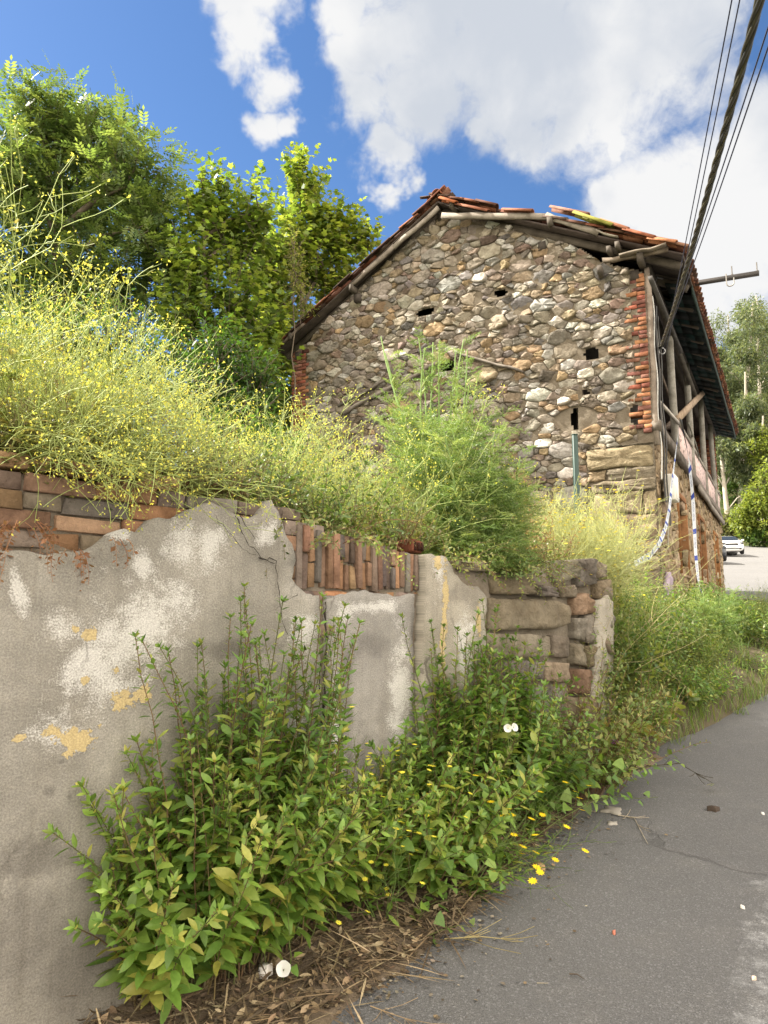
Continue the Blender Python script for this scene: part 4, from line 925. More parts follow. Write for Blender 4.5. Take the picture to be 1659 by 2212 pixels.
# ================================================================== POLICE TAPE
def text_mesh(s):
    cu = bpy.data.curves.new('lettering', 'FONT'); cu.body = s; cu.size = 1.0; o = bpy.data.objects.new('lettering', cu); C.objects.link(o)
    dg = bpy.context.evaluated_depsgraph_get(); me = o.evaluated_get(dg).to_mesh(); V = np.array([v.co[:] for v in me.vertices]); F = [list(p.vertices) for p in me.polygons]
    o.evaluated_get(dg).to_mesh_clear(); bpy.data.objects.remove(o); bpy.data.curves.remove(cu); return V, F
TXT = {s: text_mesh(s) for s in ('POLICIA LOCAL', 'NO PASAR', '7759 HFT')}
def tape(pts, wid, label, seed, twist):
    """plastic ribbon along points with a printed side"""
    P = np.array(pts, float); d = np.concatenate([[0], np.cumsum(np.linalg.norm(np.diff(P, axis=0), axis=1))]); n = int(d[-1] / .03) + 2
    s_ = np.linspace(0, d[-1], n); Q = np.stack([np.interp(s_, d, P[:, i]) for i in range(3)], 1)
    for _ in range(4): Q[1:-1] = (Q[:-2] + Q[1:-1] * 2 + Q[2:]) / 4
    T = unit(np.gradient(Q, axis=0)); rgt = rng(seed); ang = np.interp(s_, np.linspace(0, d[-1], 7), twist)
    view = np.array([0.3, -.95, .05]); X = unit(np.cross(T, view)); Z = np.cross(X, T); W = X * np.cos(ang)[:, None] + Z * np.sin(ang)[:, None]; N = np.cross(W, T)
    N[(N @ view) < -2] *= -1
    o = thing('barrier_tape', label, 'tape', tuple(Q[0])); Q0 = Q - Q[0]
    def pt(s, v, lift):                # s along, v across (-.5...5)
        i = lambda A: np.stack([np.interp(s, s_, A[:, k]) for k in range(3)], 1)
        return i(Q0) + i(W) * (v * wid)[:, None] + i(N) * lift
    def strip(bag, s0, s1, v0, v1, lift, col, slant=0.0):
        m = max(2, int((s1 - s0) / .03) + 1); ss = np.linspace(s0, s1, m); V = np.concatenate([pt(ss, np.full(m, v0), lift), pt(np.clip(ss + slant, 0, d[-1]), np.full(m, v1), lift)])
        bag.add(V, [np.array([[i, i + 1, m + i + 1, m + i] for i in range(m - 1)])], col)
    b = Bag(); strip(b, 0, d[-1], -.5, .5, .0004, (.48, .51, .55)); strip(b, 0, d[-1], .5, -.5, -.0004, (.48, .51, .55)); b.build('ribbon', PLAIN, o)
    s = .25; k = 0
    while s < d[-1] - .2:
        b = Bag(); L_ = Bag()
        for lf in (.0016, -.0016): strip(b, s, s + .11, -.5, .5, lf, (.012, .035, .26), .05)
        tx = 'POLICIA LOCAL' if k % 2 else 'NO PASAR'; V, F = TXT[tx]; sc_ = wid * .62; a = V[:, 0] * sc_ + s + .20; v = (V[:, 1] * sc_ - sc_ * .36) / wid
        if a.max() < d[-1]:
            for lf, sg in ((.002, 1), (-.002, -1)):
                pv = pt(a, v * sg * -1, lf); by = {}
                for f in F: by.setdefault(len(f), []).append(f)
                L_.add(pv, [np.array(q) for q in by.values()], (.02, .03, .16))
        s += .33 + V[:, 0].max() * sc_; k += 1; b.build('stripe', PLAIN, o); L_.build('lettering', PLAIN, o)
    return o
def tp(px, py, off): y, z = fp(px, py, off); return h2w(off, y, z)
tape([tp(1469, 905, .2), tp(1462, 960, .2), tp(1452, 1040, .22), tp(1446, 1100, .25), tp(1438, 1140, .3), tp(1424, 1175, .38), tp(1404, 1200, .45), at(1370, 1218, 8.9), at(1335, 1234, 8.2)], .066,
     'blue and white barrier tape sagging down left from the gallery into the weeds', 1, [.9, .5, .2, .0, .3, .1, .0])
tape([tp(1470, 905, .22), tp(1480, 950, .22), tp(1489, 1000, .18), tp(1497, 1080, .16), tp(1500, 1140, .16), tp(1503, 1200, .18), tp(1508, 1250, .22), tp(1519, 1295, .3), tp(1528, 1312, .35)], .085,
     'blue and white barrier tape hanging straight down the road front of the house', 2, [1.0, .5, .1, .0, .1, .2, .9])
# green post on the terrace
p = at(1246, 1060, 7.6); b = Bag(); o = thing('fence_post', 'dark green painted metal post standing by the gable among weeds', 'post', (p[0], p[1], 1.5), .3)
zt = at(1246, 940, 7.6)[2] - 1.5; box(b, (-.028, -.02, -.1), (.028, .02, zt), (.008, .036, .027), .001, rng(2), .006); b.build('post_body', METAL, o)
b = Bag(); box(b, (-.03, -.022, zt + .001), (.03, .022, zt + .012), (.012, .04, .03), 0, None, .003); b.build('cap', METAL, o)

# ================================================================== CARS
def car(name, label, loc, rz, col, plate):
    o = thing(name, label, 'car', loc, rz)          # length along y, front at -y
    #        y,    w,   z0,  zs,  roof half-width, roof z
    st = [(-1.98, .52, .30, .62, .45, .66), (-1.90, .74, .22, .72, .60, .78), (-1.60, .83, .20, .80, .68, .90), (-1.10, .845, .20, .90, .70, .98), (-.95, .85, .20, .93, .70, 1.02), (-.25, .85, .20, .96, .58, 1.38), (.2, .85, .20, .97, .57, 1.44),
          (.9, .845, .20, .99, .57, 1.43), (1.5, .83, .21, 1.0, .56, 1.32), (1.85, .80, .24, 1.0, .60, 1.06), (1.98, .70, .32, .85, .55, .90)]
    V = []; m = 13
    for y, w_, z0, zs, rw, rz_ in st:
        h = [(.80 * w_, z0), (w_ * .97, z0 + .12), (w_, (z0 + zs) / 2), (w_ * .985, zs - .02), (w_ * .93, zs + .03), (rw, rz_ - .05), (rw * .8, rz_)]
        V += [(x, y, z) for x, z in h] + [(-x, y, z) for x, z in h[::-1]]
    k = 14; F = []
    for i in range(len(st) - 1):
        for j in range(k): F.append([i * k + j, (i + 1) * k + j, (i + 1) * k + (j + 1) % k, i * k + (j + 1) % k])
    b = Bag(); b.add(V, [np.array(F), np.array([list(range(k))]), np.array([[(len(st) - 1) * k + q for q in range(k)][::-1]])], col); b.build('body', CARPAINT, o, False)
    b = Bag()
    b.add([(-.66, -.935, 1.035), (.66, -.935, 1.035), (.55, -.27, 1.37), (-.55, -.27, 1.37)] , [np.array([[0, 1, 2, 3]])], (.02, .02, .02)); V0 = b.v[0]; b.v[0] = V0 + np.array([0, -.03, .012]); b.build('windscreen', GLASS, o)
    b = Bag()
    for s_ in (-1, 1): b.add([(s_ * .80, -.75, 1.02), (s_ * .80, 1.5, 1.06), (s_ * .61, 1.35, 1.33), (s_ * .605, -.15, 1.35)], [np.array([[0, 1, 2, 3]])], (.02, .02, .02))
    b.build('side_glass', GLASS, o)
    b = Bag(); box(b, (-.42, -2.0, .58), (.42, -1.93, .74), (.012, .012, .012), 0, None, .03); b.build('grille', PLAIN, o)
    b = Bag(); box(b, (-.62, -1.985, .30), (.62, -1.90, .42), (.015, .015, .015), 0, None, .03); b.build('lower_intake', PLAIN, o)
    for s_ in (-1, 1):
        b = Bag(); box(b, (s_ * .64 - .16, -1.95, .64), (s_ * .64 + .13, -1.70, .80), (.25, .28, .3), 0, None, .05); b.build('headlight', GLASS, o)
        b = Bag(); box(b, (s_ * .95 - .09, -.72, .98), (s_ * .95 + .09, -.60, 1.10), col, 0, None, .03); b.build('mirror', CARPAINT, o)
        for y in (-1.25, 1.25):
            b = Bag(); tube(b, [(s_ * .64, y, .31), (s_ * .70, y, .31), (s_ * .84, y, .31), (s_ * .86, y, .31)], [.26, .315, .315, .28], 18, (.015, .015, .016), True); wh = b.build('wheel', PLAIN, o)
            b = Bag(); tube(b, [(s_ * .862, y, .31), (s_ * .866, y, .31)], [.20, .19], 14, (.35, .35, .36), True); b.build('rim', METAL, wh)
    b = Bag(); box(b, (-.26, -2.025, .46), (.26, -2.0, .57), (.75, .75, .74), 0, None, .004); po = b.build('number_plate', PLAIN, o)
    Vt, Ft = TXT['7759 HFT'] if plate else (None, None)
    if plate:
        b = Bag(); sx = .44 / Vt[:, 0].max(); by = {}
        for f in Ft: by.setdefault(len(f), []).append(f)
        b.add(np.stack([Vt[:, 0] * sx - .22, np.full(len(Vt), -2.028), Vt[:, 1] * .1 + .48], 1), [np.array(q) for q in by.values()], (.02, .02, .02)); b.build('lettering', PLAIN, po)
    return o
q = on_road(1572, 1203); car('parked_car', 'white hatchback parked facing down the road beyond the house', (q[0] + .75, q[1] + 1.6, float(road_z(q[1] + 1.6))), -.28, (.78, .78, .77), True)['group'] = 'cars parked beyond the house'
q = on_road(1560, 1219); car('parked_car', 'dark blue car partly hidden by the house in front of the white hatchback', (q[0] - .30, q[1] + 1.5, float(road_z(q[1] + 1.5))), -.22, (.012, .018, .03), False)['group'] = 'cars parked beyond the house'
p = on_road(1570, 1178); b = Bag(); o = thing('utility_pole', 'slender pale grey pole standing straight behind the white car', 'pole', (p[0], 62.5, 6.6)); hp = at(1561, 985, 62.5)[2] - 6.6
tube(b, [(.25, 0, -.3), (.1, 0, hp * .5), (0, 0, hp)], [.13, .12, .09], 8, (.42, .41, .38), True); b.build('shaft', METAL, o)
b = Bag(); tube(b, [(0, 0, hp - .25), (0, 0, hp - .12)], .12, 8, (.25, .25, .24), True); b.build('collar', METAL, o)

# ================================================================== TREES
LANCE = leaf_shape(.36, .10, .14, 4); SMALL = leaf_shape(.5, .1, .1, 3); PELL = leaf_shape(.40, .12, .22, 6, .42); HEART = leaf_shape(.72, .10, .16, 5, .36, True)
def maple_tpl():
    a = np.linspace(-2.35, 2.35, 11); rr = np.array([.42, .60, .45, .85, .55, 1.0, .55, .85, .45, .60, .42]); V = [[0, 0, 0]] + [[.18 + .72 * r * math.cos(q), .72 * r * math.sin(q), -.10 * r * r - (.04 if i % 2 else 0)] for i, (q, r) in enumerate(zip(a, rr))]
    return np.array(V), np.array([[0, i, i + 1] for i in range(1, 11)]), np.zeros((0, 4), int)
MAPLE = maple_tpl()
def pinnate_tpl(n=4, w=.44):
    base = leaf_shape(w, .06, .1, 3); V = []; T = []; 
    def put(x, y, ang, s, z):
        c, sn = math.cos(ang), math.sin(ang); o = len(V)
        for v in base[0]: V.append([x + s * (v[0] * c - v[1] * sn), y + s * (v[0] * sn + v[1] * c), z + s * v[2]])
        T.extend((base[1] + o).tolist())
    for i in range(n):
        x = .22 + .66 * i / n
        for sg in (-1, 1): put(x, 0, sg * 1.0, .34 * (1 - .3 * abs(i - 2) / 3), -.15 * x * x)
    put(.9, 0, 0, .3, -.13); o = len(V); V += [[0, .006, 0], [0, -.006, 0], [.95, 0, -.14]]; T.append([o, o + 1, o + 2])
    return np.array(V), np.array(T), np.zeros((0, 4), int)
ASH = pinnate_tpl()
def tree(name, label, base, blobs, n_shoots, tpl, leaf_size, per, cols, seed, shoot_len=.5, barkc=(.16, .13, .10), trunk_r=.16, group=None, cat='tree', erect=.5, shell=.55, mat=None):
    """crown = leafy shoots spread through several masses, each carried by a limb"""
    rg = rng(seed); base = np.asarray(base, float); o = thing(name, label, cat, tuple(base), 0, group); tb = Bag(); lf = Bag(); tw = Bag()
    cen = np.array([bb[0] for bb in blobs]) - base; rad = np.array([bb[1] for bb in blobs]); top = cen[np.argmax(cen[:, 2])]
    spine = np.array([[0, 0, -.2], [top[0] * .1, top[1] * .1, top[2] * .3], [top[0] * .5, top[1] * .5, top[2] * .65], top * [1, 1, .98]]); t = np.linspace(0, 1, 14)
    SP = np.stack([np.interp(t, np.linspace(0, 1, 4), spine[:, i]) for i in range(3)], 1) + rg.normal(0, .03, (14, 3)); tube(tb, SP, trunk_r * (1 - .85 * t), 7, barkc)
    vol = np.array([np.prod(r) ** (2 / 3) for r in rad]); vol = vol / vol.sum(); PO = []; DI = []
    for c, r, f in zip(cen, rad, vol):
        j = np.argmin(np.abs(SP[:, 2] - max(.3, c[2] - r[2] * .9))); mid = (SP[j] + c) / 2 + [0, 0, .15]; tube(tb, [SP[j], mid, c], [trunk_r * .45 * (1 - .6 * t[j]) + .01, trunk_r * .3, .012], 5, barkc)
        n = int(n_shoots * f) + 3; d = rdir(rg, n); rr = shell + (1.02 - shell) * rg.random(n) ** .7; q = rg.random(n) < .25; rr[q] = rg.random(q.sum()) * .7
        lump = 1 + .20 * np.sin(d[:, 0] * 6 + seed) * np.sin(d[:, 2] * 5 + seed * 2) + .1 * np.sin(d[:, 1] * 9 + d[:, 2] * 7)
        P = c + d * r * (rr * lump)[:, None]; D = unit(d * [1, 1, .6] + [0, 0, erect] + rg.normal(0, .3, (n, 3))); PO.append(P); DI.append(D)
        for a in rg.choice(n, max(2, n // 6), replace=False):
            k = c + (P[a] - c) * .25; tube(tb, [k, (k + P[a]) / 2 + rg.normal(0, .05, 3), P[a]], [.018, .012, .005], 3, barkc)
    PO = np.concatenate(PO); DI = np.concatenate(DI); n = len(PO); SL = shoot_len * rg.uniform(.6, 1.3, n)
    for k in range(per):
        u = (k + .5) / per; pos = PO + DI * (SL * (u - .35))[:, None]; az = k * 2.4 + rg.uniform(0, 6.28, n) * .4
        x = unit(np.cross(DI, rg.normal(size=(n, 3)))); y = np.cross(DI, x); out = x * np.cos(az)[:, None] + y * np.sin(az)[:, None]
        dr = unit(out * (1.05 - .4 * u) + DI * (.25 + .5 * u) + [0, 0, -.12] + rg.normal(0, .15, (n, 3))); s = leaf_size * rg.uniform(.65, 1.2, n) * (1 - .35 * u)
        upv = unit(np.array([0, 0, 1.]) + DI * .4 + rg.normal(0, .25, (n, 3)))
        place(lf, tpl, pos + out * .02, dr, upv, s, palette(rg, cols, n, .16))
    sel = rg.random(n) < .5
    for i in np.where(sel)[0]: tube(tw, [PO[i] - DI[i] * SL[i] * .5, PO[i] + DI[i] * SL[i] * .6], [.006, .002], 3, np.array(barkc) * 1.1)
    tb.build('trunk', BARK, o); lf.build('crown', mat or TREE_LEAF, o); tw.build('twig_sprays', BARK, o); return o
def blob(px, py, Y, rx, ry, rd=None):      # a crown mass: where the photo shows it, at depth Y; radii in photo points
    c = at(px, py, Y); k = Y / FPX; return (c, np.array([rx * k, (rd or (rx + ry) / 2) * k, ry * k]))
def gz(Y): return 1.9 + .01 * Y
ASHC = [(.10, .155, .05), (.13, .185, .055), (.07, .11, .038), (.17, .225, .07)]
b0 = at(170, 1000, 13.5); tree('ash_tree', 'tall ash tree with feathery dark green leaves at the left edge', (b0[0], 13.5, gz(13)), [blob(90, 270, 13.5, 80, 90), blob(190, 300, 13.8, 110, 90), blob(40, 400, 13.2, 120, 130), blob(280, 400, 13.2, 100, 120), blob(160, 430, 14.5, 150, 140),
      blob(330, 480, 13, 60, 110), blob(60, 600, 13.5, 160, 130), blob(230, 620, 13.5, 150, 110), blob(-60, 330, 14, 80, 120), blob(370, 600, 13.5, 60, 110)], 1050, ASH, .48, 6, ASHC, 11, .65, trunk_r=.2, erect=.7, shell=.35)
MAPC = [(.13, .195, .036), (.165, .23, .042), (.08, .13, .028), (.22, .28, .06)]
b0 = at(460, 1000, 12.5); tree('sycamore_tree', 'mid green sycamore between the ash and the pointed bright sycamore', (b0[0], 12.5, gz(12)), [blob(440, 440, 12.5, 50, 70), blob(430, 560, 12.5, 75, 100), blob(510, 520, 12.8, 60, 100), blob(500, 680, 12.5, 110, 110), blob(560, 460, 12.6, 45, 80), blob(560, 570, 14.6, 55, 90), blob(470, 480, 12.9, 60, 90), blob(580, 720, 16.5, 70, 110), blob(400, 700, 12.6, 80, 120), blob(520, 800, 12.4, 90, 90)], 800, MAPLE, .19, 8, MAPC, 12, .65, trunk_r=.13, erect=.95, shell=.35)
b0 = at(650, 1000, 15.5); tree('sycamore_tree', 'bright pointed sycamore rising just behind the left roof slope', (b0[0], 15.5, gz(15)), [blob(650, 400, 15.5, 42, 80), blob(680, 480, 15.5, 60, 75), blob(630, 540, 15.5, 65, 100), blob(740, 500, 15.6, 55, 70), blob(590, 620, 15.5, 70, 110), blob(700, 590, 15.7, 90, 80), blob(790, 520, 15.6, 34, 32), blob(600, 760, 15.3, 90, 90), blob(600, 880, 15.3, 75, 90), blob(540, 900, 15.6, 90, 110)], 950, MAPLE, .215, 8, [(.16, .225, .038), (.20, .265, .044), (.10, .155, .03), (.25, .30, .06)], 13, .7, trunk_r=.14, erect=1.0, shell=.35)
b0 = at(640, 1000, 12.8); tree('laurel_tree', 'thin pale yellowish sapling against the roof edge before the sycamores', (b0[0], 12.8, gz(12)), [blob(640, 600, 12.8, 26, 50), blob(655, 650, 12.8, 24, 40), blob(632, 540, 12.8, 20, 40)], 90, LANCE, .085, 9, [(.20, .22, .07), (.27, .26, .10), (.14, .18, .05)], 14, .35, trunk_r=.03, erect=.9)
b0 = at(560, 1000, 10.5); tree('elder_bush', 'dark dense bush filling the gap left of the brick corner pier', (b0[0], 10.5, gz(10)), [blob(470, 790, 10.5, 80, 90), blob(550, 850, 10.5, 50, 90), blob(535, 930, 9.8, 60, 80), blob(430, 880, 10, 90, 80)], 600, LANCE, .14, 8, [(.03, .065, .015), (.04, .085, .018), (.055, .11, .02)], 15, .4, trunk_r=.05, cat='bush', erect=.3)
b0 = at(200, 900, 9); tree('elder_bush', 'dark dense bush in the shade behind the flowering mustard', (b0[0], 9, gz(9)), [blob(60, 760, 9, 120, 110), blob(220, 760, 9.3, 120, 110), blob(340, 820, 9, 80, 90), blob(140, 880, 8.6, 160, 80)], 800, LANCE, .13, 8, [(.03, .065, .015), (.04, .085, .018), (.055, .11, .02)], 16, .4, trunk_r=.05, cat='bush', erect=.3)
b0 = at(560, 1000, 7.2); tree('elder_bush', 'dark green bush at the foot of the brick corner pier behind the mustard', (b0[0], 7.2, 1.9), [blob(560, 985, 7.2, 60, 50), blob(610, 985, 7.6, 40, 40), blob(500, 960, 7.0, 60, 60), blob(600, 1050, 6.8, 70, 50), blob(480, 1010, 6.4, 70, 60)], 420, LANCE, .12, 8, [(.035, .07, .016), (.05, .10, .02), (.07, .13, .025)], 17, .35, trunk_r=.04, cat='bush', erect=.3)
# eucalyptus wood on the far hillside
EUC = [(.10, .13, .065), (.13, .16, .08), (.075, .105, .055), (.17, .19, .10)]
ECARD = leaf_shape(.30, .05, .25, 3)
def euc(px, ybase, ytop, Y, seed, lean=0.0, crown=1.0, label=None):
    base = at(px, ybase, Y); topz = at(px, ytop, Y); H = topz[2] - base[2]; rg = rng(seed); bz = float(hill_z(np.array(base[0]), np.array(Y)))
    base[2] = bz if Y > 66 else 7.0; H = topz[2] - base[2]
    o = thing('eucalyptus_tree', label, 'tree', tuple(base), 0, 'eucalyptus trees on the far hillside'); tb = Bag(); lf = Bag(); n = 12; t = np.linspace(0, 1, n)
    SP = np.stack([lean * H * t ** 1.4 * .12 + .12 * np.sin(t * 7 + seed) * H * .03, .3 * np.sin(t * 5 + seed), H * t * .93], 1); SP[0, 2] = -.6; tube(tb, SP, .27 * (1 - .8 * t) + .02, 7, (.42, .38, .32))
    for k in range(13):
        h = rg.uniform(.30, .97); j = int(h * (n - 1)); c = SP[j] + np.array([rg.normal(0, 1.5), rg.normal(0, 1.2), rg.uniform(.3, 1.8)]) * crown * (1.25 - h * .6); r = np.array([1.5, 1.4, 1.3]) * crown * rg.uniform(.6, 1.25)
        tube(tb, [SP[j - 1 if j else 0], (SP[j] + c) / 2 + [0, 0, -.2], c], [.07, .05, .02], 4, (.40, .36, .30))
        m = 620; d = rdir(rg, m); P = c + d * r * (rg.random(m) ** .45)[:, None] * (1 + .25 * np.sin(d[:, 0] * 5 + k) * np.sin(d[:, 2] * 6))[:, None]
        place(lf, ECARD, P, unit(d * .5 + [0, 0, -.7] + rg.normal(0, .5, (m, 3))), rdir(rg, m), rg.uniform(.24, .55, m), palette(rg, EUC, m, .2))
    tb.build('trunk', BARK, o); lf.build('crown', TREE_LEAF, o); return o
el = [(1605, 1150, 620, 74, 1.0, 'eucalyptus with a pale trunk curving left at its foot'), (1650, 1130, 640, 78, 1.2, 'eucalyptus with a broad crown at the right edge of the wood'), (1578, 1130, 700, 82, .9, 'slim eucalyptus close beside the house eave'), (1630, 1120, 780, 70, .8, 'shorter eucalyptus in front with a thin straight trunk'),
      (1560, 1140, 790, 76, .8, 'low eucalyptus showing just right of the house end wall'), (1690, 1120, 610, 84, 1.2, 'eucalyptus at the wood edge whose crown leaves the picture'), (1620, 1090, 690, 96, 1.1, 'eucalyptus deep in the wood, high on the slope'), (1590, 1100, 660, 100, 1.1, 'eucalyptus at the back left top of the wood'),
      (1660, 1090, 720, 92, 1.1, 'eucalyptus mid slope behind the front trunks'), (1570, 1120, 860, 70, .7, 'small eucalyptus with low foliage near the pole'), (1645, 1110, 880, 68, .7, 'small leafy eucalyptus above the bright bushes')]
for i, (px, yb_, yt, Y, cr, lab) in enumerate(el): euc(px, yb_, yt, Y, 40 + i, 1.0 if i == 0 else .5 * math.sin(i * 2.1), cr, lab)
def bushy(name, label, px, py, Y, rx, ry, cols, seed, size=.16, n=900, base_z=None, group=None):
    c = at(px, py, Y); zb = base_z if base_z is not None else (float(hill_z(np.array(c[0]), np.array(Y))) if Y > 65 else float(road_z(Y)))
    bl = [blob(px + rx * a, py + ry * d, Y + .3 * e, rx * f, ry * f) for a, d, e, f in ((0, 0, 0, .6), (-.5, .25, .5, .5), (.5, .2, -.5, .5), (.1, -.4, 0, .45), (-.2, .5, -.6, .55), (.4, .6, .2, .5))]
    return tree(name, label, (c[0], Y, min(zb, c[2] - .4)), bl, n, LANCE, size, 6, cols, seed, .4, trunk_r=.06, cat='bush', group=group, erect=.3, shell=.5)
BR_ = [(.19, .235, .04), (.24, .28, .06), (.13, .18, .035)]
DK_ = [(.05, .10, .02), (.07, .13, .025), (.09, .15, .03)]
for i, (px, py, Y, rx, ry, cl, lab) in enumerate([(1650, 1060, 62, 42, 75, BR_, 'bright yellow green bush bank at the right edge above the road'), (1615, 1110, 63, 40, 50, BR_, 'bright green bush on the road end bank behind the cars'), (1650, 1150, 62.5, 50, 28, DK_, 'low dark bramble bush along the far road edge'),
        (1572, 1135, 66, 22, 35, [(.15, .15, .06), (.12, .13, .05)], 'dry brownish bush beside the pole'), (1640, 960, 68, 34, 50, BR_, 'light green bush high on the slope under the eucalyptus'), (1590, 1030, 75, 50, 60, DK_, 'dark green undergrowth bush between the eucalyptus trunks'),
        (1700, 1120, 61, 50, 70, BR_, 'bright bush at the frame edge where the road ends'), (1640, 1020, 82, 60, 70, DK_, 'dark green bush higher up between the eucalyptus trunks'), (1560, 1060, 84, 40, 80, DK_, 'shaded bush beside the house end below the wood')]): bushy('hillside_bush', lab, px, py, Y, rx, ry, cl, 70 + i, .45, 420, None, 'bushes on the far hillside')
# ================================================================== WEEDS
def wiry(seed, H, n_main, spread, col, fcol, n_br=9, flowers=True, fsize=.010, leafy=.4, hang=0.0, lean=(0, 0), daisy=False, leafcols=None, tipfl=4, dfrac=.4):
    """a wiry branching herb: stems, small flowers, lower leaves, around the origin"""
    rg = rng(seed); S = Bag(); Fb = Bag(); Lb = Bag(); tips = []; lp = []; ld = []; ls = []
    def path(p, d, L_, n, curl, up):
        P = [p]; d = d.copy()
        for _ in range(n): d = unit(d + rg.normal(0, curl, 3) + np.array([0, 0, up])); P.append(P[-1] + d * L_ / n)
        return np.array(P), d
    for i in range(n_main):
        a = rg.uniform(0, 6.28); d = unit(np.array([math.cos(a) * spread + lean[0], math.sin(a) * spread + lean[1], 1.0]) * [1, 1, 1]); p = np.array([math.cos(a), math.sin(a), 0]) * rg.uniform(0, .07)
        L_ = H * rg.uniform(.65, 1.1); P, dd = path(p, d, L_, 8, .10, .02 - hang); tube(S, P, np.linspace(.0028, .0011, 9), 3, palette(rg, [col], 1)[0]); tips.append((P[-1], dd))
        for k in range(n_br):
            u = rg.uniform(.22, .95); j = min(7, int(u * 8)); q = P[j] + (P[j + 1] - P[j]) * (u * 8 - j); t = unit(P[j + 1] - P[j]); sd = unit(np.cross(t, rg.normal(size=3))); bd = unit(t * .65 + sd * rg.uniform(.6, 1.1))
            BL = (1.05 - u) * H * rg.uniform(.35, .7) + .08; B, de = path(q, bd, BL, 5, .20, .07 - hang); tube(S, B, np.linspace(.0015, .0009, 6), 3, palette(rg, [col], 1)[0]); tips.append((B[-1], de))
            for _ in range(rg.integers(1, 4)):
                m = rg.integers(1, 5); t2 = unit(B[m + 1] - B[m]); b2 = unit(t2 * .6 + unit(np.cross(t2, rg.normal(size=3))) * .8); C2, d2 = path(B[m], b2, BL * rg.uniform(.25, .6), 4, .16, .08 - hang); tube(S, C2, np.linspace(.0011, .0008, 5), 3, palette(rg, [col], 1)[0]); tips.append((C2[-1], d2))
        nl = int(leafy * 22)
        for k in range(nl):
            u = rg.random() ** 1.4 * .8; j = int(u * 8); lp.append(P[j] + rg.normal(0, .01, 3)); a = rg.uniform(0, 6.28); ld.append([math.cos(a), math.sin(a), rg.uniform(-.3, .5)]); ls.append(rg.uniform(.04, .10) * (1.1 - u))
    if lp: place(Lb, LANCE, lp, ld, [0, 0, 1], ls, palette(rg, leafcols or [(.10, .16, .04), (.15, .19, .05), (.20, .19, .07)], len(lp)))
    if flowers:
        if daisy:
            P = np.array([t[0] for t in tips]); D = unit(np.array([t[1] for t in tips]) * .4 + [0, 0, 1]); sel = rg.random(len(P)) < dfrac; P = P[sel]; D = D[sel]
            for k in range(9):
                a = k * .698; x = unit(np.cross(D, [0.3, 1, .2])); y = np.cross(D, x); o_ = x * math.cos(a) + y * math.sin(a); place(Fb, SMALL, P, o_ + D * .25, D, fsize, palette(rg, [fcol], len(P), .08))
        else:
            P = np.repeat(np.array([t[0] for t in tips]), tipfl, 0); P = P + rg.normal(0, .011, P.shape); d = rdir(rg, len(P)); place(Fb, SMALL, P, d, rdir(rg, len(P)), fsize * rg.uniform(.7, 1.5, len(P)), palette(rg, [fcol, fcol, (fcol[0] * .7, fcol[1] * .8, fcol[2])], len(P), .12))
    return S, Fb, Lb
def herb(name, label, cat, loc, bags, group=None, rz=0.0):
    o = thing(name, label, cat, tuple(loc), rz, group); S, Fb, Lb = bags
    S.build('stems', STEM, o); Fb.build('blossoms', PETAL, o); Lb.build('leaves', LEAF, o); return o
YG = (.34, .40, .13); YF = (.64, .60, .12)
def tw(k, d): # terrace spot: k along the wall, d behind its face
    return w2w(k, -d, float(wall_top(k)) + max(0, d - .3) * .012)
MUST = [herb('mustard_plant', 'x', 'plant', (0, 0, -50), wiry(100 + i, .88 + .25 * (i == 3), 10, .6, YG, YF, 11, True, .0095, 2.6, leafcols=[(.16, .20, .06), (.22, .24, .08), (.26, .23, .10)]), 'wild mustard along the wall top') for i in range(4)]
used = [False] * 4
def put(protos, flags, i, loc, rz, s, lab):
    if not flags[i]:
        o = protos[i]; o.location = loc; o.rotation_euler[2] = rz; o.scale = (s,) * 3; flags[i] = True
    else: o = dup(protos[i], loc, rz, s)
    o['label'] = lab; return o
rg = rng(21); k400 = wk(0, 1000)[0]; kR = wk(375, 1070)[0]
spots = []
for k in np.linspace(kL + .5, kR - .10, 10):
    for d in (.28, .66, 1.15): spots.append((k + rg.normal(0, .07) + (d - .3) * .12, d + rg.normal(0, .08)))
lab_m = 'yellow flowering wild mustard in the dense stand on the left wall top'
for q, (k, d) in enumerate(spots):
    rel = (k - k400) / (kR - k400); s = np.interp(rel, [-2, 0, .45, .8, 1.05], [1.22, 1.22, 1.05, .66, .42]) * rg.uniform(.8, 1.1)
    put(MUST, used, q % 4, tw(k, d), rg.uniform(0, 6.28), s, lab_m)
lab_r = 'wild mustard between the left stand and the fennel, in front of the gable'
for q in range(13):
    k = rg.uniform(wk(670, 1100)[0] + .1, wk(850, 1180)[0] + .7); d = rg.uniform(.45, 2.0); put(MUST, used, [0, 1, 2][q % 3], tw(k, d), rg.uniform(0, 6.28), rg.uniform(.95, 1.3), lab_r)
# hawkweed stand right of the fennel
HAWK = [herb('hawkweed_plant', 'x', 'plant', (0, 0, -50), wiry(130 + i, .95, 9, .30, (.38, .40, .16), (.66, .55, .06), 6, True, .013, 1.2, daisy=True, dfrac=.16, leafcols=[(.24, .24, .09), (.30, .27, .12), (.18, .2, .06)]), 'hawkweed right of the fennel') for i in range(2)]; uh = [False] * 2
for q in range(66):
    p = at(rg.uniform(1110, 1325), 1230, rg.uniform(5.2, 8.0)); p[2] = 1.55; put(HAWK, uh, q % 2, p, rg.uniform(0, 6.28), rg.uniform(.9, 1.32), 'thin stemmed yellow hawkweed in the stand before the green post')
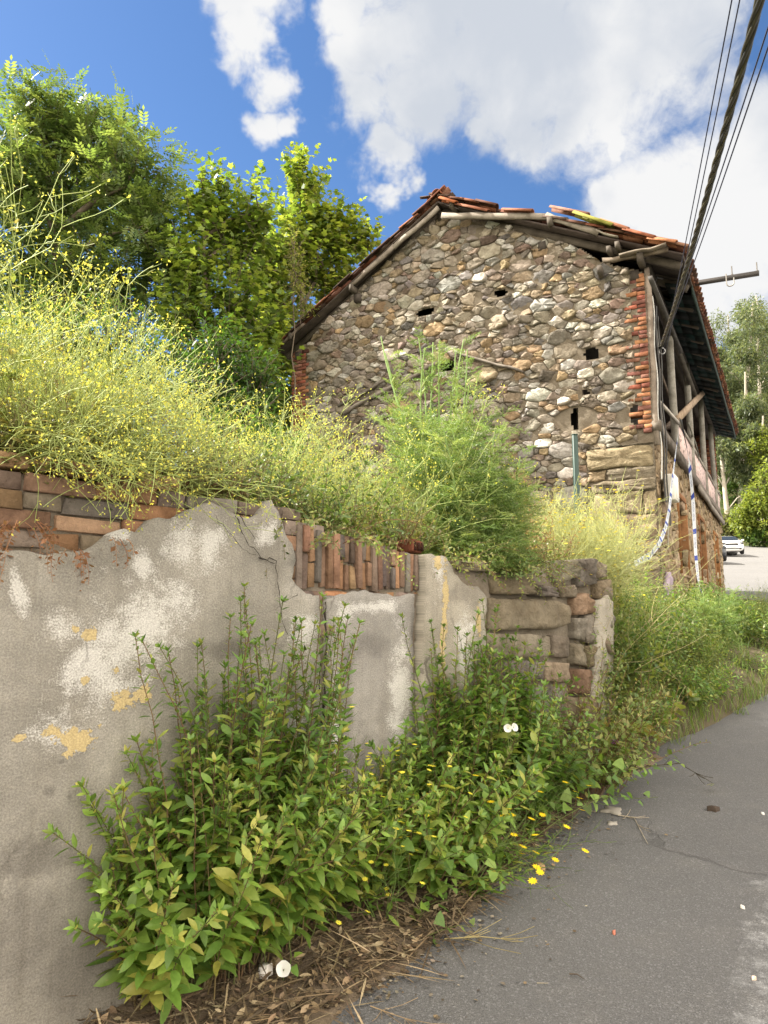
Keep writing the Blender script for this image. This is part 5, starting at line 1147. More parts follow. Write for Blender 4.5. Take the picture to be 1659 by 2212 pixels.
# fennel
def fennel(seed, H, n_st, n_lf, spread=.22):
    rg = rng(seed); S = Bag(); L = Bag(); Fl = Bag(); FC = [(.17, .26, .075), (.22, .31, .10), (.13, .21, .065), (.28, .35, .12)]; A = []; B_ = []; cc = []
    def frond(p, d, L_, col):
        nonlocal A, B_, cc
        n = 9; up = np.array([0, 0, 1.]); q = p.copy(); dd = unit(d)
        for i in range(n):
            dd = unit(dd + np.array([0, 0, -.05]) + rg.normal(0, .05, 3)); q1 = q + dd * L_ / n; A.append(q); B_.append(q1); cc.append(col)
            x = unit(np.cross(dd, up) + 1e-3); fl = L_ * .38 * (1 - .5 * i / n)
            for sg in (-1, 1):
                s_ = unit(x * sg + dd * .7 + rg.normal(0, .25, 3)); e = q1 + s_ * fl; A.append(q1); B_.append(e); cc.append(col)
                for f in (.35, .6, .85):
                    m = q1 + s_ * fl * f
                    for _ in range(2): A.append(m); B_.append(m + unit(s_ + rg.normal(0, .6, 3)) * fl * .42); cc.append(col)
            q = q1
    for i in range(n_st):
        a = rg.uniform(0, 6.28); tl = rg.uniform(.02, spread); P = [np.array([math.cos(a) * .06, math.sin(a) * .06, 0])]; d = unit(np.array([math.cos(a) * tl, math.sin(a) * tl, 1]))
        L_ = H * rg.uniform(.72, 1.08)
        for _ in range(9): d = unit(d + rg.normal(0, .045, 3)); P.append(P[-1] + d * L_ / 9)
        P = np.array(P); tube(S, P, np.linspace(.011, .004, 10), 5, (.21, .31, .10))
        for k in range(26):
            u = rg.uniform(.08, .98); j = min(8, int(u * 9)); p = P[j] + (P[j + 1] - P[j]) * (u * 9 - j); b = rg.uniform(0, 6.28); dr = unit(np.array([math.cos(b), math.sin(b), rg.uniform(.5, 1.5)]))
            if u < .85:
                st = p + dr * .06; tube(S, [p, (p + st) / 2, st], [.007, .009, .004], 4, (.30, .36, .12))
            frond(p + dr * .03, dr, rg.uniform(.14, .27) * (1.15 - u * .75), palette(rg, FC, 1)[0])
    for k in range(n_lf):
        a = rg.uniform(0, 6.28); r = H * .19 * rg.random() ** .6; z = H * .58 * rg.random() ** 1.1; p = np.array([math.cos(a) * r, math.sin(a) * r, z]); dr = unit(np.array([math.cos(a), math.sin(a), rg.uniform(.0, 1.3)])); frond(p, dr, rg.uniform(.12, .24), palette(rg, FC, 1)[0])
    A = np.array(A); B_ = np.array(B_); d = unit(B_ - A); x = unit(np.cross(d, rdir(rg, len(A)))) * .0017
    V = np.stack([A - x, A + x, B_], 1).reshape(-1, 3); L.add(V, [np.arange(len(V)).reshape(-1, 3)], np.repeat(np.array(cc), 3, 0)); return S, Fl, L
p = tw(wk(995, 1220)[0] + .36, .40); herb('fennel_plant', 'tall feathery green fennel in the middle of the wall top', 'plant', p, fennel(61, 1.72, 11, 560, .13))
p = tw(wk(1060, 1240)[0] + .12, .12); herb('fennel_plant', 'lower dark fennel clump at the right foot of the tall fennel', 'plant', p, fennel(62, .95, 6, 420, .5))
p = tw(wk(930, 1215)[0] + .6, 1.2); herb('fennel_plant', 'shorter pale fennel just left behind the tall fennel', 'plant', p, fennel(65, .85, 4, 40, .25))
def topspot(px, py, d=-.02): q = wk(px, py); return w2w(q[0], -d, q[1])
def twisted(tpl, tw_):
    V, T, Q = tpl; a = tw_ * V[:, 0]; W = V.copy(); W[:, 1] = V[:, 1] * np.cos(a) - V[:, 2] * np.sin(a); W[:, 2] = V[:, 1] * np.sin(a) + V[:, 2] * np.cos(a); return W, T, Q
PELLS = [PELL, leaf_shape(.42, .05, .42, 6, .42), twisted(leaf_shape(.36, .18, .10, 6, .4), .9), twisted(leaf_shape(.44, .22, .30, 6, .45), -.8), leaf_shape(.34, .28, -.08, 6, .42)]
# ---- leafy plants (pellitory, bindweed, creepers)
def leafy(seed, n, L_rng, tilt, base_r, tpl, leaf, gap, cols, stemc, lean=(0, 0, 0), grav=-.03, r=.003, tuft=True, seedc=None, twist=.07, fall=.35, rise=.4, petiole=.0, jit=.2, clamp=None):
    rg = rng(seed); S = Bag(); Lf = Bag(); Fb = Bag(); lp = []; ld = []; lu = []; ls = []; sp = []
    for i in range(n):
        a = rg.uniform(0, 6.28); t = rg.uniform(*tilt); d = unit(np.array([math.cos(a) * math.sin(t), math.sin(a) * math.sin(t), math.cos(t)]) + np.asarray(lean)); p = np.array([math.cos(a), math.sin(a), 0]) * base_r * math.sqrt(rg.random())
        L_ = rg.uniform(*L_rng); m = 9; P = [p]
        for _ in range(m): d = unit(d + rg.normal(0, twist, 3) + np.array([0, 0, grav])); P.append(P[-1] + d * L_ / m)
        P = np.array(P)
        if clamp is not None:         # keep stems in front of the wall face
            o_ = (P + clamp - W0) @ wn; mn = np.where(np.arange(m + 1) > 0, .10, .05); P = P + wn[None] * np.clip(mn - o_, 0, None)[:, None]
        tube(S, P, np.linspace(r, r * .45, m + 1), 4, palette(rg, stemc, 1)[0])
        nn = max(3, int(L_ / gap)); az = rg.uniform(0, 6.28)
        for k in range(nn):
            u = (k + .6) / nn
            if u < .12: continue
            j = min(m - 1, int(u * m)); q = P[j] + (P[j + 1] - P[j]) * (u * m - j); t_ = unit(P[j + 1] - P[j]); x, y = frame_of(t_); az += 2.4 + rg.normal(0, jit); o_ = x * math.cos(az) + y * math.sin(az)
            s = leaf * (1.0 if u < .55 else 1 - (u - .55) * 1.35) * rg.uniform(.5, 1.25); dr = unit(o_ + t_ * (rise + .5 * u) + np.array([0, 0, -fall * rg.uniform(.3, 1.3) * (1 - u)])); lp.append(q + o_ * (r + petiole * s)); ld.append(dr); lu.append(unit(t_ * .8 + np.array([0, 0, .6]) + rg.normal(0, jit, 3))); ls.append(s)
            if seedc is not None and u > .35:
                for _ in range(3): sp.append(q + rg.normal(0, .004, 3))
        if tuft:
            for k in range(5):
                aa = k * 1.256; x, y = frame_of(d); lp.append(P[-1]); ld.append(unit(d * 1.0 + (x * math.cos(aa) + y * math.sin(aa)) * .8)); lu.append(d); ls.append(leaf * .42)
    if clamp is not None:
        lp = np.array(lp); ld = np.array(ld); tip = (lp + ld * np.array(ls)[:, None] + clamp - W0) @ wn; ld = ld + wn[None] * np.clip(.07 - tip, 0, None)[:, None] / np.array(ls)[:, None]
    n_ = len(lp); lp, ld, lu, ls = map(np.array, (lp, ld, lu, ls)); cc = palette(rg, cols, n_, .17); tl_ = tpl if isinstance(tpl, list) else [tpl]; wh = rg.integers(0, len(tl_), n_)
    for q in range(len(tl_)):
        f = wh == q; place(Lf, tl_[q], lp[f], ld[f], lu[f], np.stack([ls[f], ls[f] * rg.uniform(.75, 1.25, f.sum()), ls[f]], 1), cc[f])
    if sp: place(Fb, SMALL, sp, rdir(rg, len(sp)), rdir(rg, len(sp)), .008, palette(rg, seedc, len(sp)))
    return S, Fb, Lf
PG = [(.19, .315, .06), (.225, .35, .065), (.145, .255, .05), (.205, .325, .06), (.28, .37, .08), (.42, .42, .10)]
PD = [(.13, .24, .05), (.16, .27, .055), (.19, .305, .06), (.10, .19, .042), (.29, .33, .08)]
PS = [(.14, .09, .05), (.17, .13, .06), (.10, .11, .04)]; SD = [(.20, .15, .07), (.16, .16, .06)]
def gspot(px, py, dz=0.0):
    g = on_road(px, py); d = g[:2] - W0[:2]; k = d @ wd; o = max(.06, d @ wn[:2]); return w2w(k, o, verge_z(k, o) - .01 + dz)
LN = (wn[0] * .30, wn[1] * .30, 0)
PEL = [  # base in the photo, stems, length, tilt, colours, description
 ((345, 2172), 18, (.42, .82), (.05, .58), PG, 'bright pellitory fanning out from reddish stems at the lower end of the plaster wall'), ((385, 2130), 16, (.50, .85), (.0, .50), PG, 'bright leafy pellitory just right of the reddish stem base'), ((455, 2085), 16, (.50, .82), (.0, .50), PG, 'dense leafy pellitory over the dry litter, left part of the big clump'),
 ((535, 2045), 16, (.48, .80), (.0, .50), PG, 'dense leafy pellitory in the middle of the big clump'), ((615, 2000), 15, (.45, .76), (.0, .55), PG, 'leafy pellitory in the big clump above the heart shaped leaves'), ((680, 1960), 12, (.36, .58), (.0, .60), PG, 'leafy pellitory at the right end of the big clump'),
 ((362, 2118), 5, (.80, 1.02), (.0, .18), PD, 'slim pellitory stems standing at the left edge of the tall group'), ((400, 2080), 11, (.60, .95), (.0, .35), PG, 'pellitory against the plaster behind the big clump'),
 ((420, 2085), 9, (.95, 1.25), (.0, .16), PD, 'tall upright pellitory stems before the broken plaster patch'), ((495, 2045), 11, (1.0, 1.36), (.0, .17), PD, 'tallest upright pellitory stems climbing the plaster wall'), ((565, 2010), 10, (.95, 1.30), (.0, .17), PD, 'tall pellitory stems left of the long crack'),
 ((770, 1930), 9, (.22, .40), (.05, .8), PG, 'low pellitory in front of the trowelled cement panel'), ((845, 1895), 13, (.38, .62), (.0, .6), PG, 'pellitory among small yellow flowers by the cement panel'),
 ((905, 1850), 15, (.55, .85), (.0, .4), PD, 'pellitory below the narrow gap in the wall'), ((950, 1815), 12, (.85, 1.25), (.0, .2), PD, 'upright pellitory in front of the flaking end panel'), ((1010, 1800), 18, (.70, 1.05), (.0, .42), PD, 'bushy pellitory under the white bindweed flowers'),
 ((1060, 1775), 16, (.50, .82), (.0, .45), PD, 'bushy pellitory at the left of the squared stones'), ((960, 1880), 14, (.40, .68), (.0, .65), PG, 'pellitory spilling toward the asphalt near the hawkweed'), ((1115, 1755), 13, (.30, .55), (.0, .5), PD, 'pellitory at the foot of the squared stones'), ((890, 1930), 12, (.3, .5), (.05, .7), PG, 'low pellitory above the large heart leaves at the litter edge')]
for i, (p, n, Lr, tl, cl, lab) in enumerate(PEL):
    up = tl[1] < .3; herb('pellitory_plant', lab, 'plant', gspot(*p), leafy(200 + i, int(n * 2.7) if not up else n + 9, Lr, tl, .15 if not up else .19, PELLS, .086 if not up else .070, .0175 if not up else .019, cl, PS, (0, 0, 0) if not up else (wn[0] * .02, wn[1] * .02, 0), -.035 if not up else -.004, .0032, True, SD, clamp=gspot(*p)), 'pellitory along the wall foot')
# bindweed and vines
BD = [(.14, .25, .045), (.19, .29, .05), (.11, .20, .038)]
for i, (p, n, Lr, lab) in enumerate([((600, 2110), 4, (.25, .45), 'heart leaved bindweed trailing over the dry litter'), ((1085, 1765), 20, (.5, .95), 'bindweed climbing the left edge of the squared stones'), ((1190, 1745), 16, (.35, .6), 'bindweed rambling before the squared stones'), ((860, 2020), 6, (.2, .4), 'bindweed with large heart leaves at the litter edge'), ((760, 1930), 6, (.5, .75), 'large leaved bindweed arching over the cement panel foot')]):
    herb('bindweed_plant', lab, 'plant', gspot(*p), leafy(240 + i, n, Lr, (.1, .9), .14, HEART, .058, .038, BD, [(.13, .16, .05)], LN, -.05, .0022, False, None, .15, .3, .3, .3), 'bindweed along the wall foot')
VY = [(.17, .23, .055), (.24, .27, .075), (.13, .20, .045), (.30, .29, .10)]
for i, (p, lab) in enumerate([((1235, 1735), 'yellowing vine at the corner of the stone wall end'), ((1275, 1715), 'yellowing vine before the narrow plastered wall end')]):
    herb('vine_plant', lab, 'plant', gspot(*p), leafy(250 + i, 34, (.5, 1.0), (.0, .55), .18, SMALL, .055, .020, VY, [(.16, .09, .05)], LN, -.01, .0025, False, None, .12, .2, .3), 'vines at the stone wall end')
def trumpet(loc, r, nrm_, label, name='bindweed_flower'):
    n = 14; a = np.linspace(0, 2 * math.pi, n, endpoint=False); d = unit(np.array(nrm_)); x, y = frame_of(d); V = []
    for rr, zz in ((.10, -.9), (.28, -.45), (.72, -.12), (1.0 , .04)): V += [(x * math.cos(q) + y * math.sin(q)) * r * rr * (1 + .04 * math.sin(5 * q)) + d * zz * r for q in a]
    F = [[i * n + j, i * n + (j + 1) % n, (i + 1) * n + (j + 1) % n, (i + 1) * n + j] for i in range(3) for j in range(n)]
    o = thing(name, label, 'flower', tuple(loc), 0, 'white bindweed flowers'); b = Bag(); b.add(V, [np.array(F)], (.82, .82, .80)); b.build('petal_funnel', PETAL, o, True)
    b = Bag(); tube(b, [-d * r * .9, -d * r * 1.8 + np.array([0, 0, -.02]), np.array([0, 0, -.12]) - d * r * 1.5], .002, 4, (.2, .26, .08)); b.build('flower_stalk', STEM, o)
g = on_road(611, 2160); trumpet(g + [0, 0, .10], .026, (.1, -.9, .6), 'round white bindweed flower lowest in the dry litter')
p = at(1097, 1573, 3.55); trumpet(p, .020, (-.2, -.9, .2), 'left white bindweed flower of the pair on dark leaves'); p = at(1112, 1571, 3.58); trumpet(p, .020, (.5, -.8, .35), 'right white bindweed flower of the pair on dark leaves')
# dusty shrubs and trailing stems among the mustard
DUST = [(.20, .21, .09), (.25, .24, .11), (.15, .17, .06), (.30, .27, .15)]
SHR = [herb('wall_shrub', 'x', 'plant', (0, 0, -50), leafy(280 + i, 60, (.35, .68), (.0, .75), .20, SMALL, .030, .012, DUST, [(.22, .13, .08), (.2, .17, .08)], (0, 0, .3), -.01, .0018, False, None, .10, .25, .4), 'dusty shrubs among the mustard') for i in range(2)]; us = [False] * 2
GRN = [herb('wall_shrub', 'x', 'plant', (0, 0, -50), leafy(290, 46, (.3, .6), (.0, .8), .20, LANCE, .055, .018, [(.07, .12, .03), (.10, .16, .04), (.14, .19, .06)], [(.14, .12, .06)], (0, 0, .3), -.02, .002), 'green shrubs behind the soldier bricks')]; ug = [False]
rg = rng(29)
for q in range(10): put(GRN, ug, 0, tw(wk(520 + q * 32, 1120)[0], .25 + .2 * (q % 3)), rg.uniform(0, 6.28), rg.uniform(.75, 1.05), 'dark green leafy shrub behind the soldier bricks left of the fennel')
for q in range(16):
    k = np.interp(q, [0, 15], [k400 - .15, kR + .22]) + rg.normal(0, .03); put(SHR, us, q % 2, tw(k, .22 + .22 * (q % 3)), rg.uniform(0, 6.28), rg.uniform(.75, 1.1) * np.interp(q, [0, 9, 15], [.8, 1.05, .8]), 'dusty yellow green shrub filling the foot of the mustard stand')
TR = [(20, 1010), (90, 1020), (150, 1035), (200, 1045), (245, 1050), (290, 1055), (330, 1062), (370, 1068)]
for q, (px, py) in enumerate(TR):
    p_ = topspot(px, py, .05); herb('mustard_plant', 'wild mustard spray hanging over the brick courses, number %s from the left edge' % ['one', 'two', 'three', 'four', 'five', 'six', 'seven', 'eight'][q], 'plant', p_, wiry(600 + q, .52, 4, .5, YG, YF, 6, True, .0095, .8, .10, (wn[0] * 1.6 + rg.normal(0, .3), wn[1] * 1.6), leafcols=DUST), 'mustard sprays hanging over the bricks')
# creepers on the wall top
HG = [(.12, .15, .05), (.18, .20, .07), (.22, .21, .09), (.09, .13, .04)]
CRP = [((725, 1175), 15, (.25, .50), VY, 'creeper hanging over the soldier bricks in front of the cement panel'), ((755, 1165), 12, (.20, .40), HG, 'grey green creeper standing on the soldier brick top'), ((880, 1175), 22, (.18, .32), HG, 'low thyme like shrub left of the fennel on the wall top'), ((925, 1185), 16, (.15, .28), HG, 'low shrub beside the hollow brick'),
       ((990, 1225), 16, (.2, .38), VY, 'creeper spilling over the flaking panel top'), ((1090, 1235), 22, (.25, .45), VY, 'yellow green creeper spilling over the squared stones'), ((1130, 1225), 18, (.22, .42), VY, 'creeper hanging right over the topmost squared stone'), ((650, 1180), 7, (.15, .3), HG, 'small creeper at the edge of the broken plaster'),
       ((480, 1085), 22, (.18, .34), [(.2, .16, .09), (.22, .2, .09), (.15, .17, .06)], 'brownish dry shrub on the wall top above the notch'), ((420, 1060), 20, (.25, .45), HG, 'dusty green shrub under the mustard near the plaster peak'), ((560, 1095), 18, (.2, .4), HG, 'grey green shrub between the plaster peaks'), ((300, 1040), 16, (.25, .42), HG, 'dusty shrub under the mustard on the brick courses'),
       ((160, 1130), 9, (.15, .3), VY, 'small green weed rooted in the brick joints'), ((1230, 1205), 16, (.2, .4), [(.26, .15, .07), (.22, .19, .08), (.3, .2, .1)], 'reddish dry weed on the stone wall end')]
for i, (p, n, Lr, cl, lab) in enumerate(CRP):
    hang = 'hanging' in lab or 'spilling' in lab or 'edge' in lab
    herb('creeper_plant' if hang else 'wall_shrub', lab, 'plant', topspot(*p, .02 if hang else .12), leafy(300 + i, int(n * 1.7), Lr, (.1, 1.1), .12, SMALL, .030, .014, cl, [(.20, .10, .06), (.15, .12, .06)], (wn[0] * .7, wn[1] * .7, -.1) if hang else (0, 0, .2), -.16 if hang else -.01, .0018, False, None, .14, .25, .3), 'low plants on the wall top')
DRY = [(.28, .13, .07), (.22, .11, .06), (.33, .18, .10)]
for i, (p, n, Lr, lab) in enumerate([((35, 1130), 14, (.10, .26), 'withered red brown weed hanging over the plaster at the far left'), ((140, 1190), 7, (.08, .20), 'small withered red weed hanging below the brick joints'), ((225, 1165), 5, (.06, .14), 'tiny withered red sprig at the plaster edge')]):
    herb('withered_weed', lab, 'plant', topspot(*p, -.06), leafy(330 + i, n, Lr, (.6, 1.6), .05, SMALL, .022, .010, DRY, DRY, (wn[0] * .6, wn[1] * .6, -.9), -.3, .0014, False, None, .12, .4, .1), 'withered weeds on the brick top')
herb('red_weed', 'reddish dry stalks on the stone wall end before the render remnant', 'plant', topspot(1205, 1205, .3), wiry(340, .45, 9, .4, (.30, .12, .06), YF, 4, False, leafcols=[(.3, .2, .08)]))
# hanging wires of dead creeper
# ---- nipplewort and hawkweed by the road
for i, (p, H, lab) in enumerate([((800, 1960), .72, 'slender yellow flowered weed before the cement panel'), ((860, 1930), .66, 'slender yellow flowered weed at the right of the cement panel'), ((640, 1985), .85, 'slender yellow flowered weed in the tall pellitory'), ((830, 2010), .45, 'slender yellow flowered weed nearest the dry litter')]):
    herb('nipplewort_plant', lab, 'plant', gspot(*p), wiry(350 + i, H, 5, .35, (.15, .22, .06), (.78, .70, .08), 6, True, .014, .3, daisy=True, leafcols=PG))
for i, (p, H, ln, lab) in enumerate([((1010, 1935), .48, (1.0, -.2), 'yellow hawkweed leaning out over the asphalt, nearest one'), ((1060, 1880), .62, (1.3, .0), 'yellow hawkweed sprawling furthest across the asphalt'), ((1000, 1900), .45, (.8, 0), 'yellow hawkweed at the edge of the pellitory'), ((1110, 1810), .42, (.5, .2), 'yellow hawkweed under the squared stones')]):
    herb('hawkweed_plant', lab, 'plant', gspot(*p), wiry(360 + i, H, 7, .45, (.14, .20, .06), (.82, .62, .03), 3, True, .021, 1.2, .03, ln, True, PG, dfrac=.17))
# ---- grass and weeds on the bank toward the house
bank_e = np.array([on_road(*p)[:2] for p in ((1322, 1690), (1360, 1650), (1450, 1605), (1560, 1560), (1659, 1505))] + [(5.7, 9.3), (7.0, 12.3), (8.6, 15.6), (10.2, 19.0)])
bank_i = np.array([w2w(kEnd, -.1, 0)[:2], (1.7, 6.9), (2.5, 8.6), (3.4, 9.9), (4.2, 10.6), (4.7, 11.4), (5.5, 12.9), (7.0, 15.5), (8.9, 18.9)]); bank_h = np.array([.85, .95, .85, .75, .65, .45, .35, .25, .05])
u = np.linspace(0, 8, 90); v = np.linspace(0, 1, 14); U, Vv = np.meshgrid(u, v); ix = np.arange(9)
I = lambda A, U: np.interp(U, ix, A)
ex_ = I(bank_e[:, 0], U); ey_ = I(bank_e[:, 1], U); ix_ = I(bank_i[:, 0], U); iy_ = I(bank_i[:, 1], U); VX = np.clip(Vv * 1.25, 0, 1.25)
gx = ex_ + (ix_ - ex_) * VX + .05 * fbm(U, Vv, 3.); gy = ey_ + (iy_ - ey_) * VX; hh = I(bank_h, U) * np.clip(VX, 0, 1) ** .7
Z = road_z(gy) + hh + .05 * fbm(gx, gy, 2.5) * np.clip(VX * 3, 0, 1) - .03 * (VX < .01)
nx = len(u); i = np.arange(len(v) - 1)[:, None] * nx; j = np.arange(nx - 1)[None]
b = Bag(); b.add(np.stack([gx, gy, Z], -1).reshape(-1, 3), [np.stack([i + j, i + j + 1, i + nx + j + 1, i + nx + j], -1).reshape(-1, 4)], (.09, .075, .045)); tag(b.build('weedy_bank', SOIL, None, True), kind='structure')
def bspot(uu, vv):
    e = np.array([I(bank_e[:, 0], uu), I(bank_e[:, 1], uu)]); q = np.array([I(bank_i[:, 0], uu), I(bank_i[:, 1], uu)]); p = e + (q - e) * vv
    return np.array([p[0], p[1], float(road_z(p[1])) + I(bank_h, uu) * vv ** .7 - .02])
GB = [(.09, .16, .035), (.14, .22, .045), (.18, .25, .055), (.06, .115, .026), (.25, .28, .085)]
BW = [herb('bank_weed', 'x', 'plant', (0, 0, -50), leafy(400 + i, 26, (.35, .80), (.0, .75), .24, [LANCE, PELLS, SMALL][i], [.085, .07, .05][i], [.026, .022, .018][i], [GB, PD, [(.16, .2, .05), (.24, .25, .08), (.11, .17, .04)]][i], [(.14, .15, .05)], (0, 0, .2), -.03, .0022, False, None, .10, .2, .4), 'leafy weeds on the roadside bank') for i in range(3)]; ub = [False] * 3
BWI = [herb('bank_weed', 'x', 'plant', (0, 0, -50), wiry(410 + i, .75, 10, .5, (.20, .27, .07), (.74, .64, .07), 7, True, .008, 2.2, leafcols=GB, tipfl=1), 'wiry weeds on the roadside bank') for i in range(2)]; ui = [False] * 2
rg = rng(33)
for q in range(120):
    uu = rg.uniform(.05, 6.2) if q > 8 else rg.uniform(.0, 4); vv = rg.uniform(.06, 1.0); put(BW, ub, q % 3, bspot(uu, vv), rg.uniform(0, 6.28), rg.uniform(.6, 1.0) * (.8 if vv < .25 else 1.0), 'leafy green weed in the tangle on the roadside bank below the house')
for q in range(10):
    put(BWI, ui, q % 2, bspot(rg.uniform(.2, 7.0), rg.uniform(.2, 1.0)), rg.uniform(0, 6.28), rg.uniform(.6, 1.05), 'wiry yellow flowered weed in the tangle on the roadside bank below the house')
herb('fennel_plant', 'bright young fennel at the right edge of the roadside bank', 'plant', bspot(3.75, .35), fennel(63, .8, 5, 260, .3)); herb('fennel_plant', 'young fennel on the bank under the lilac render', 'plant', bspot(4.4, .5), fennel(64, .7, 4, 180, .3))
# grass tufts
def grass(spots, seed, hgt, cols, n_bl):
    rg = rng(seed); b = Bag()
    for p in spots:
        n = n_bl; base = np.asarray(p) + np.stack([rg.normal(0, .05, n), rg.normal(0, .05, n), np.zeros(n)], 1); a = rg.uniform(0, 6.28, n); ln = rg.uniform(.15, .8, n); h = hgt * rg.uniform(.5, 1.2, n)
        d = np.stack([np.cos(a) * ln, np.sin(a) * ln, np.ones(n)], 1); m = base + d * (h * .5)[:, None]; t = m + (d * [1.7, 1.7, .55]) * (h * .5)[:, None]; sd = np.stack([-np.sin(a), np.cos(a), np.zeros(n)], 1) * .0028
        V = np.stack([base - sd, base + sd, m - sd * .8, m + sd * .8, t], 1).reshape(-1, 3); o = (np.arange(n) * 5)[:, None]
        b.add(V, [np.array([[0, 1, 3, 2]]) + o, np.array([[2, 3, 4]]) + o], np.repeat(palette(rg, cols, n), 5, 0))
    return b
sp = [bspot(rg.uniform(.0, 7), rg.random() ** 1.3) for _ in range(420)]
tag(grass(sp, 5, .24, [(.13, .21, .04), (.18, .25, .06), (.20, .23, .07), (.09, .16, .03)], 14).build('bank_grass', LEAF), 'mixed green and dry grass covering the roadside bank', 'grass', kind='stuff')
for q in range(3):
    herb('dry_grass_plant', 'tall bleached grass stalks leaning out of the bank weeds, clump %s from the wall end' % ['one', 'two', 'three', 'four', 'five', 'six', 'seven'][q], 'plant', bspot(.1 + q * .42, rg.uniform(.15, .7)), wiry(430 + q, .85, 6, .5, (.42, .36, .20), (.42, .34, .18), 4, True, .008, .0, .03, (.5, -.2), tipfl=3), 'bleached grass stalks on the bank')
for q in range(4):
    herb('dock_plant', 'broad leaved dock drooping at the bank edge, number %s from the wall end' % ['one', 'two', 'three', 'four'][q], 'plant', bspot(.35 + q * .55, .06), leafy(440 + q, 12, (.18, .38), (.2, 1.1), .08, PELLS, .17, .07, [(.13, .2, .045), (.2, .24, .06), (.3, .26, .09)], [(.2, .14, .06)], (0, 0, 0), -.05, .003, True), 'docks at the bank edge')
sp = [tw(rg.uniform(kL, kEnd - .1), rg.uniform(.15, 1.6)) for _ in range(300)]
tag(grass(sp, 6, .28, [(.22, .24, .08), (.30, .26, .12), (.15, .2, .05)], 14).build('terrace_grass', LEAF), 'dry and green grass along the wall top', 'grass', kind='stuff')
# purple thistle flowers on thin stalks
for i, (px, py, Y, lab) in enumerate([(1328, 1607, 4.9, 'purple thistle flower lowest, in front of the bank'), (1410, 1630, 5.9, 'small purple thistle flower just above the asphalt'), (1411, 1524, 6.1, 'purple thistle flower half way up the bank'), (1348, 1425, 5.8, 'purple thistle flower nearest the plastered wall end'), (1386, 1490, 5.9, 'purple thistle flower in the middle of the bank weeds'), (1370, 1415, 5.9, 'highest purple thistle flower on the bank')]):
    p = at(px, py, Y - .35); o = thing('thistle_flower', lab, 'flower', tuple(p), 0, 'purple thistle flowers'); b = Bag(); rg2 = rng(500 + i); d = unit(rdir(rg2, 46) * [1, 1, .6] + [0, 0, .7]); place(b, LANCE, np.zeros((46, 3)), d, rdir(rg2, 46), .036, palette(rg2, [(.36, .10, .44), (.45, .16, .5)], 46)); b.build('florets', PETAL, o)
    b = Bag(); tube(b, [(0, 0, 0), (.01, .02, -.02), (.03, .05, -.25), (.02, .10, -.45)], [.006, .007, .002, .002], 5, (.14, .2, .06)); b.build('flower_stalk', STEM, o)
# ================================================================== LITTER ON THE GROUND
rg = rng(44); b = Bag(); n = 5200; kk = rg.uniform(wk(300, 2200)[0] - .3, 2.6, n); vv = rg.random(n) ** .8 * 1.03
oo = np.array([verge_w(k) for k in kk]) * vv; P = np.array([w2w(k, o, verge_z(k, o) + rg.uniform(.002, .03)) for k, o in zip(kk, oo)]); a = rg.uniform(0, 6.28, n); d = np.stack([np.cos(a), np.sin(a), rg.normal(0, .22, n)], 1)
LC = [(.20, .145, .085), (.27, .20, .12), (.14, .10, .065), (.34, .27, .17), (.10, .075, .05)]
f = rg.random(n) < .45
n2_ = 900; kk = rg.uniform(-.6, 2.8, n2_); ex_o = verge_w(kk) * .97 + rg.exponential(.09, n2_); G2 = np.array([w2w(k, o, float(road_z(W0[1] + wd[1] * k + wn[1] * o)) + .009) for k, o in zip(kk, ex_o)])
place(b, leaf_shape(.7, .1, .0, 4), G2, rdir(rg, n2_) * [1, 1, .15], rdir(rg, n2_) * .5 + [0, 0, 1], rg.uniform(.006, .026, n2_), palette(rg, [(.20, .15, .09), (.12, .10, .08), (.25, .22, .17)], n2_, .2))
place(b, leaf_shape(.03, .0, .08, 4), P[f], d[f], rdir(rg, f.sum()) * .3 + [0, 0, 1], rg.uniform(.06, .28, f.sum()), palette(rg, LC, f.sum(), .2))
place(b, leaf_shape(.45, .35, -.25, 4), P[~f], d[~f], rdir(rg, (~f).sum()) * .6 + [0, 0, 1], rg.uniform(.018, .05, (~f).sum()), palette(rg, LC, (~f).sum(), .2))
tag(b.build('dry_plant_litter', SOIL), 'brown heap of dry stalks and dead leaves along the wall foot', 'plant litter', kind='stuff')
def flat_bit(name, label, px, py, r, col, mat, seed, hgt=.02, n=11, cat='litter', lift=.0, stretch=1.0):
    rg = rng(seed); g = on_road(px, py); o = Bag(); a = np.linspace(0, 2 * math.pi, n, endpoint=False); rr = r * rg.uniform(.45, 1.2, n)
    A = np.stack([np.cos(a) * rr * stretch, np.sin(a) * rr, np.zeros(n) - .003], 1); B_ = A * [.92, .92, 0] + [0, 0, 1] * (hgt * rg.uniform(.6, 1.2, n))[:, None]; c = np.array([[0, 0, hgt * 1.1]])
    o.add(np.concatenate([A, B_, c]), [np.array([[i, (i + 1) % n, n + (i + 1) % n, n + i] for i in range(n)]), np.array([[n + i, n + (i + 1) % n, 2 * n] for i in range(n)])], col)
    ob = o.build(name, mat); ob.location = tuple(g + [0, 0, lift + .004]); ob.rotation_euler = (0, 0, rg.uniform(0, 6)); return tag(ob, label, cat)
flat_bit('dirt_clod', 'dark brown clod lying alone on the asphalt', 1541, 1752, .03, (.06, .045, .035), SOIL, 1, .025, cat='clod', stretch=1.3)
flat_bit('paper_scrap', 'pale torn paper scrap at the weed edge', 1322, 1752, .075, (.27, .25, .22), PAPER, 2, .006, 15, stretch=1.5); flat_bit('paper_scrap', 'smaller pale torn scrap just below the larger one', 1322, 1780, .04, (.30, .28, .25), PAPER, 3, .006, 13)
flat_bit('paper_scrap', 'white crumpled scrap in the litter beside the white flower', 570, 2142, .028, (.66, .63, .60), PAPER, 4, .03, 9, lift=.05)
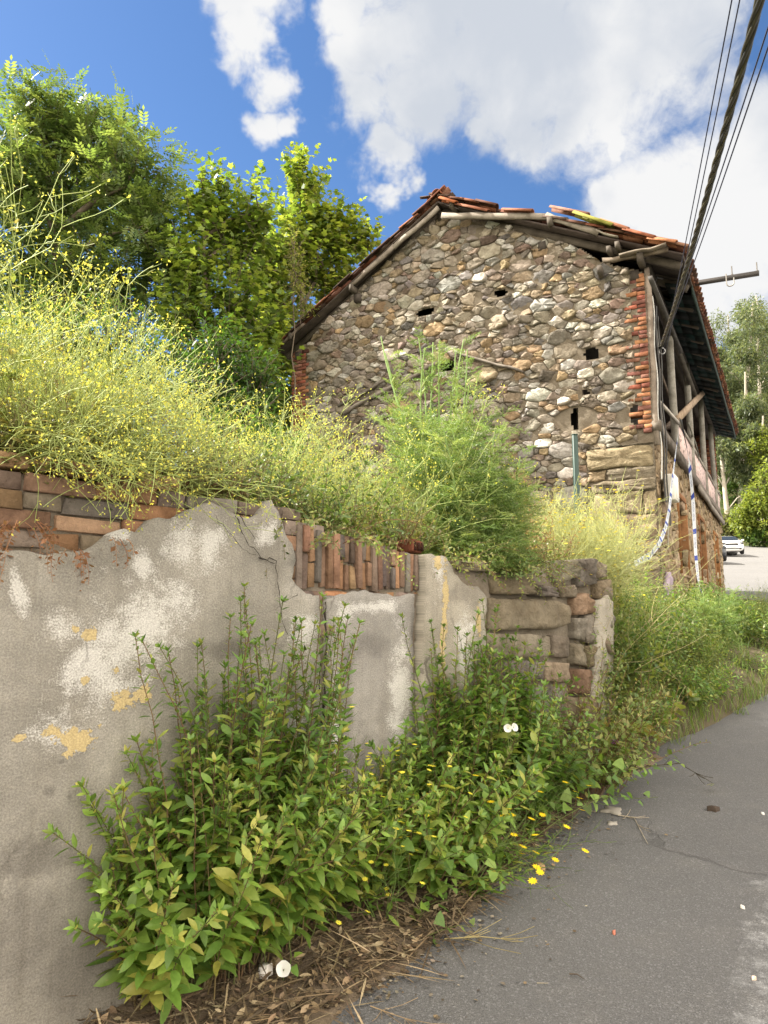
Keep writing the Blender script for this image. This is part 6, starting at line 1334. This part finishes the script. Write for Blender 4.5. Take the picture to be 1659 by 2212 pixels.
for i, (px, py, c, lab) in enumerate([(1326, 2018, (.42, .16, .11), 'small red brick chip on the asphalt'), (1604, 1963, (.66, .64, .60), 'white pebble on the asphalt at the right'), (1630, 2437 - 320, (.5, .4, .32), 'tan pebble low at the right on the asphalt'), (1394, 1720, (.05, .045, .04), 'dark pebble near the fallen branch'), (1648, 1760, (.6, .6, .58), 'pale pebble near the right edge')]): flat_bit('pebble', lab, px, py, .010, c, PAPER, 10 + i, .010, 7, 'pebble')
flat_bit('fallen_leaf', 'curled tan dead leaf by the hawkweed flowers', 1161, 1875, .03, (.33, .22, .12), PAPER, 5, .02, 7, 'leaf', stretch=1.5)
def twig(label, pts, side, r, col, seed, leaves=0):
    rg = rng(seed); P = np.array([on_road(*p) + [0, 0, h] for *p, h in pts]); o = thing('fallen_twig', label, 'twig', tuple(P[0])); b = Bag(); P = P - P[0]; tube(b, P, np.linspace(r, r * .4, len(P)), 4, col)
    for _ in range(side): j = rg.integers(0, len(P) - 1); q = (P[j] + P[j + 1]) / 2; d = unit(P[j + 1] - P[j]) + rg.normal(0, .7, 3) * [1, 1, .2]; tube(b, [q, q + d * .05, q + d * .09 + [0, 0, .01]], r * .5, 3, col)
    b.build('wood', BARK, o)
    if leaves: b = Bag(); L_ = np.array([P[rg.integers(1, len(P))] + rg.normal(0, .01, 3) for _ in range(leaves)]); place(b, PELL, L_, rdir(rg, leaves) * [1, 1, .3], [0, 0, 1], .05, palette(rg, PG, leaves)); b.build('leaves', LEAF, o)
twig('dead bleached forked twig lying below the paper scraps', [(1335, 1765, .01), (1370, 1770, .01), (1385, 1800, .01), (1400, 1828, .01)], 10, .0035, (.42, .37, .29), 1)
twig('long dark branch with a few leaves reaching out over the asphalt', [(1330, 1712, .10), (1400, 1700, .13), (1470, 1690, .12), (1540, 1712, .06)], 12, .004, (.06, .05, .035), 2, 10)
twig('thin brown twig alone low on the asphalt', [(1230, 2110, .01), (1247, 2112, .012), (1262, 2120, .008)], 0, .003, (.10, .08, .06), 3); twig('fine pale straw on the asphalt left of the brown twig', [(1160, 2126, .004), (1185, 2127, .005)], 0, .0018, (.4, .36, .27), 4)
twig('dry straw bundle stretched from the litter over the asphalt', [(800, 2180, .01), (850, 2200, .012), (900, 2215, .01)], 8, .0022, (.34, .25, .15), 5); twig('long dry stalks trailing from the weeds along the asphalt edge', [(960, 2040, .02), (1040, 2035, .02), (1120, 2040, .015)], 10, .003, (.32, .27, .13), 6)
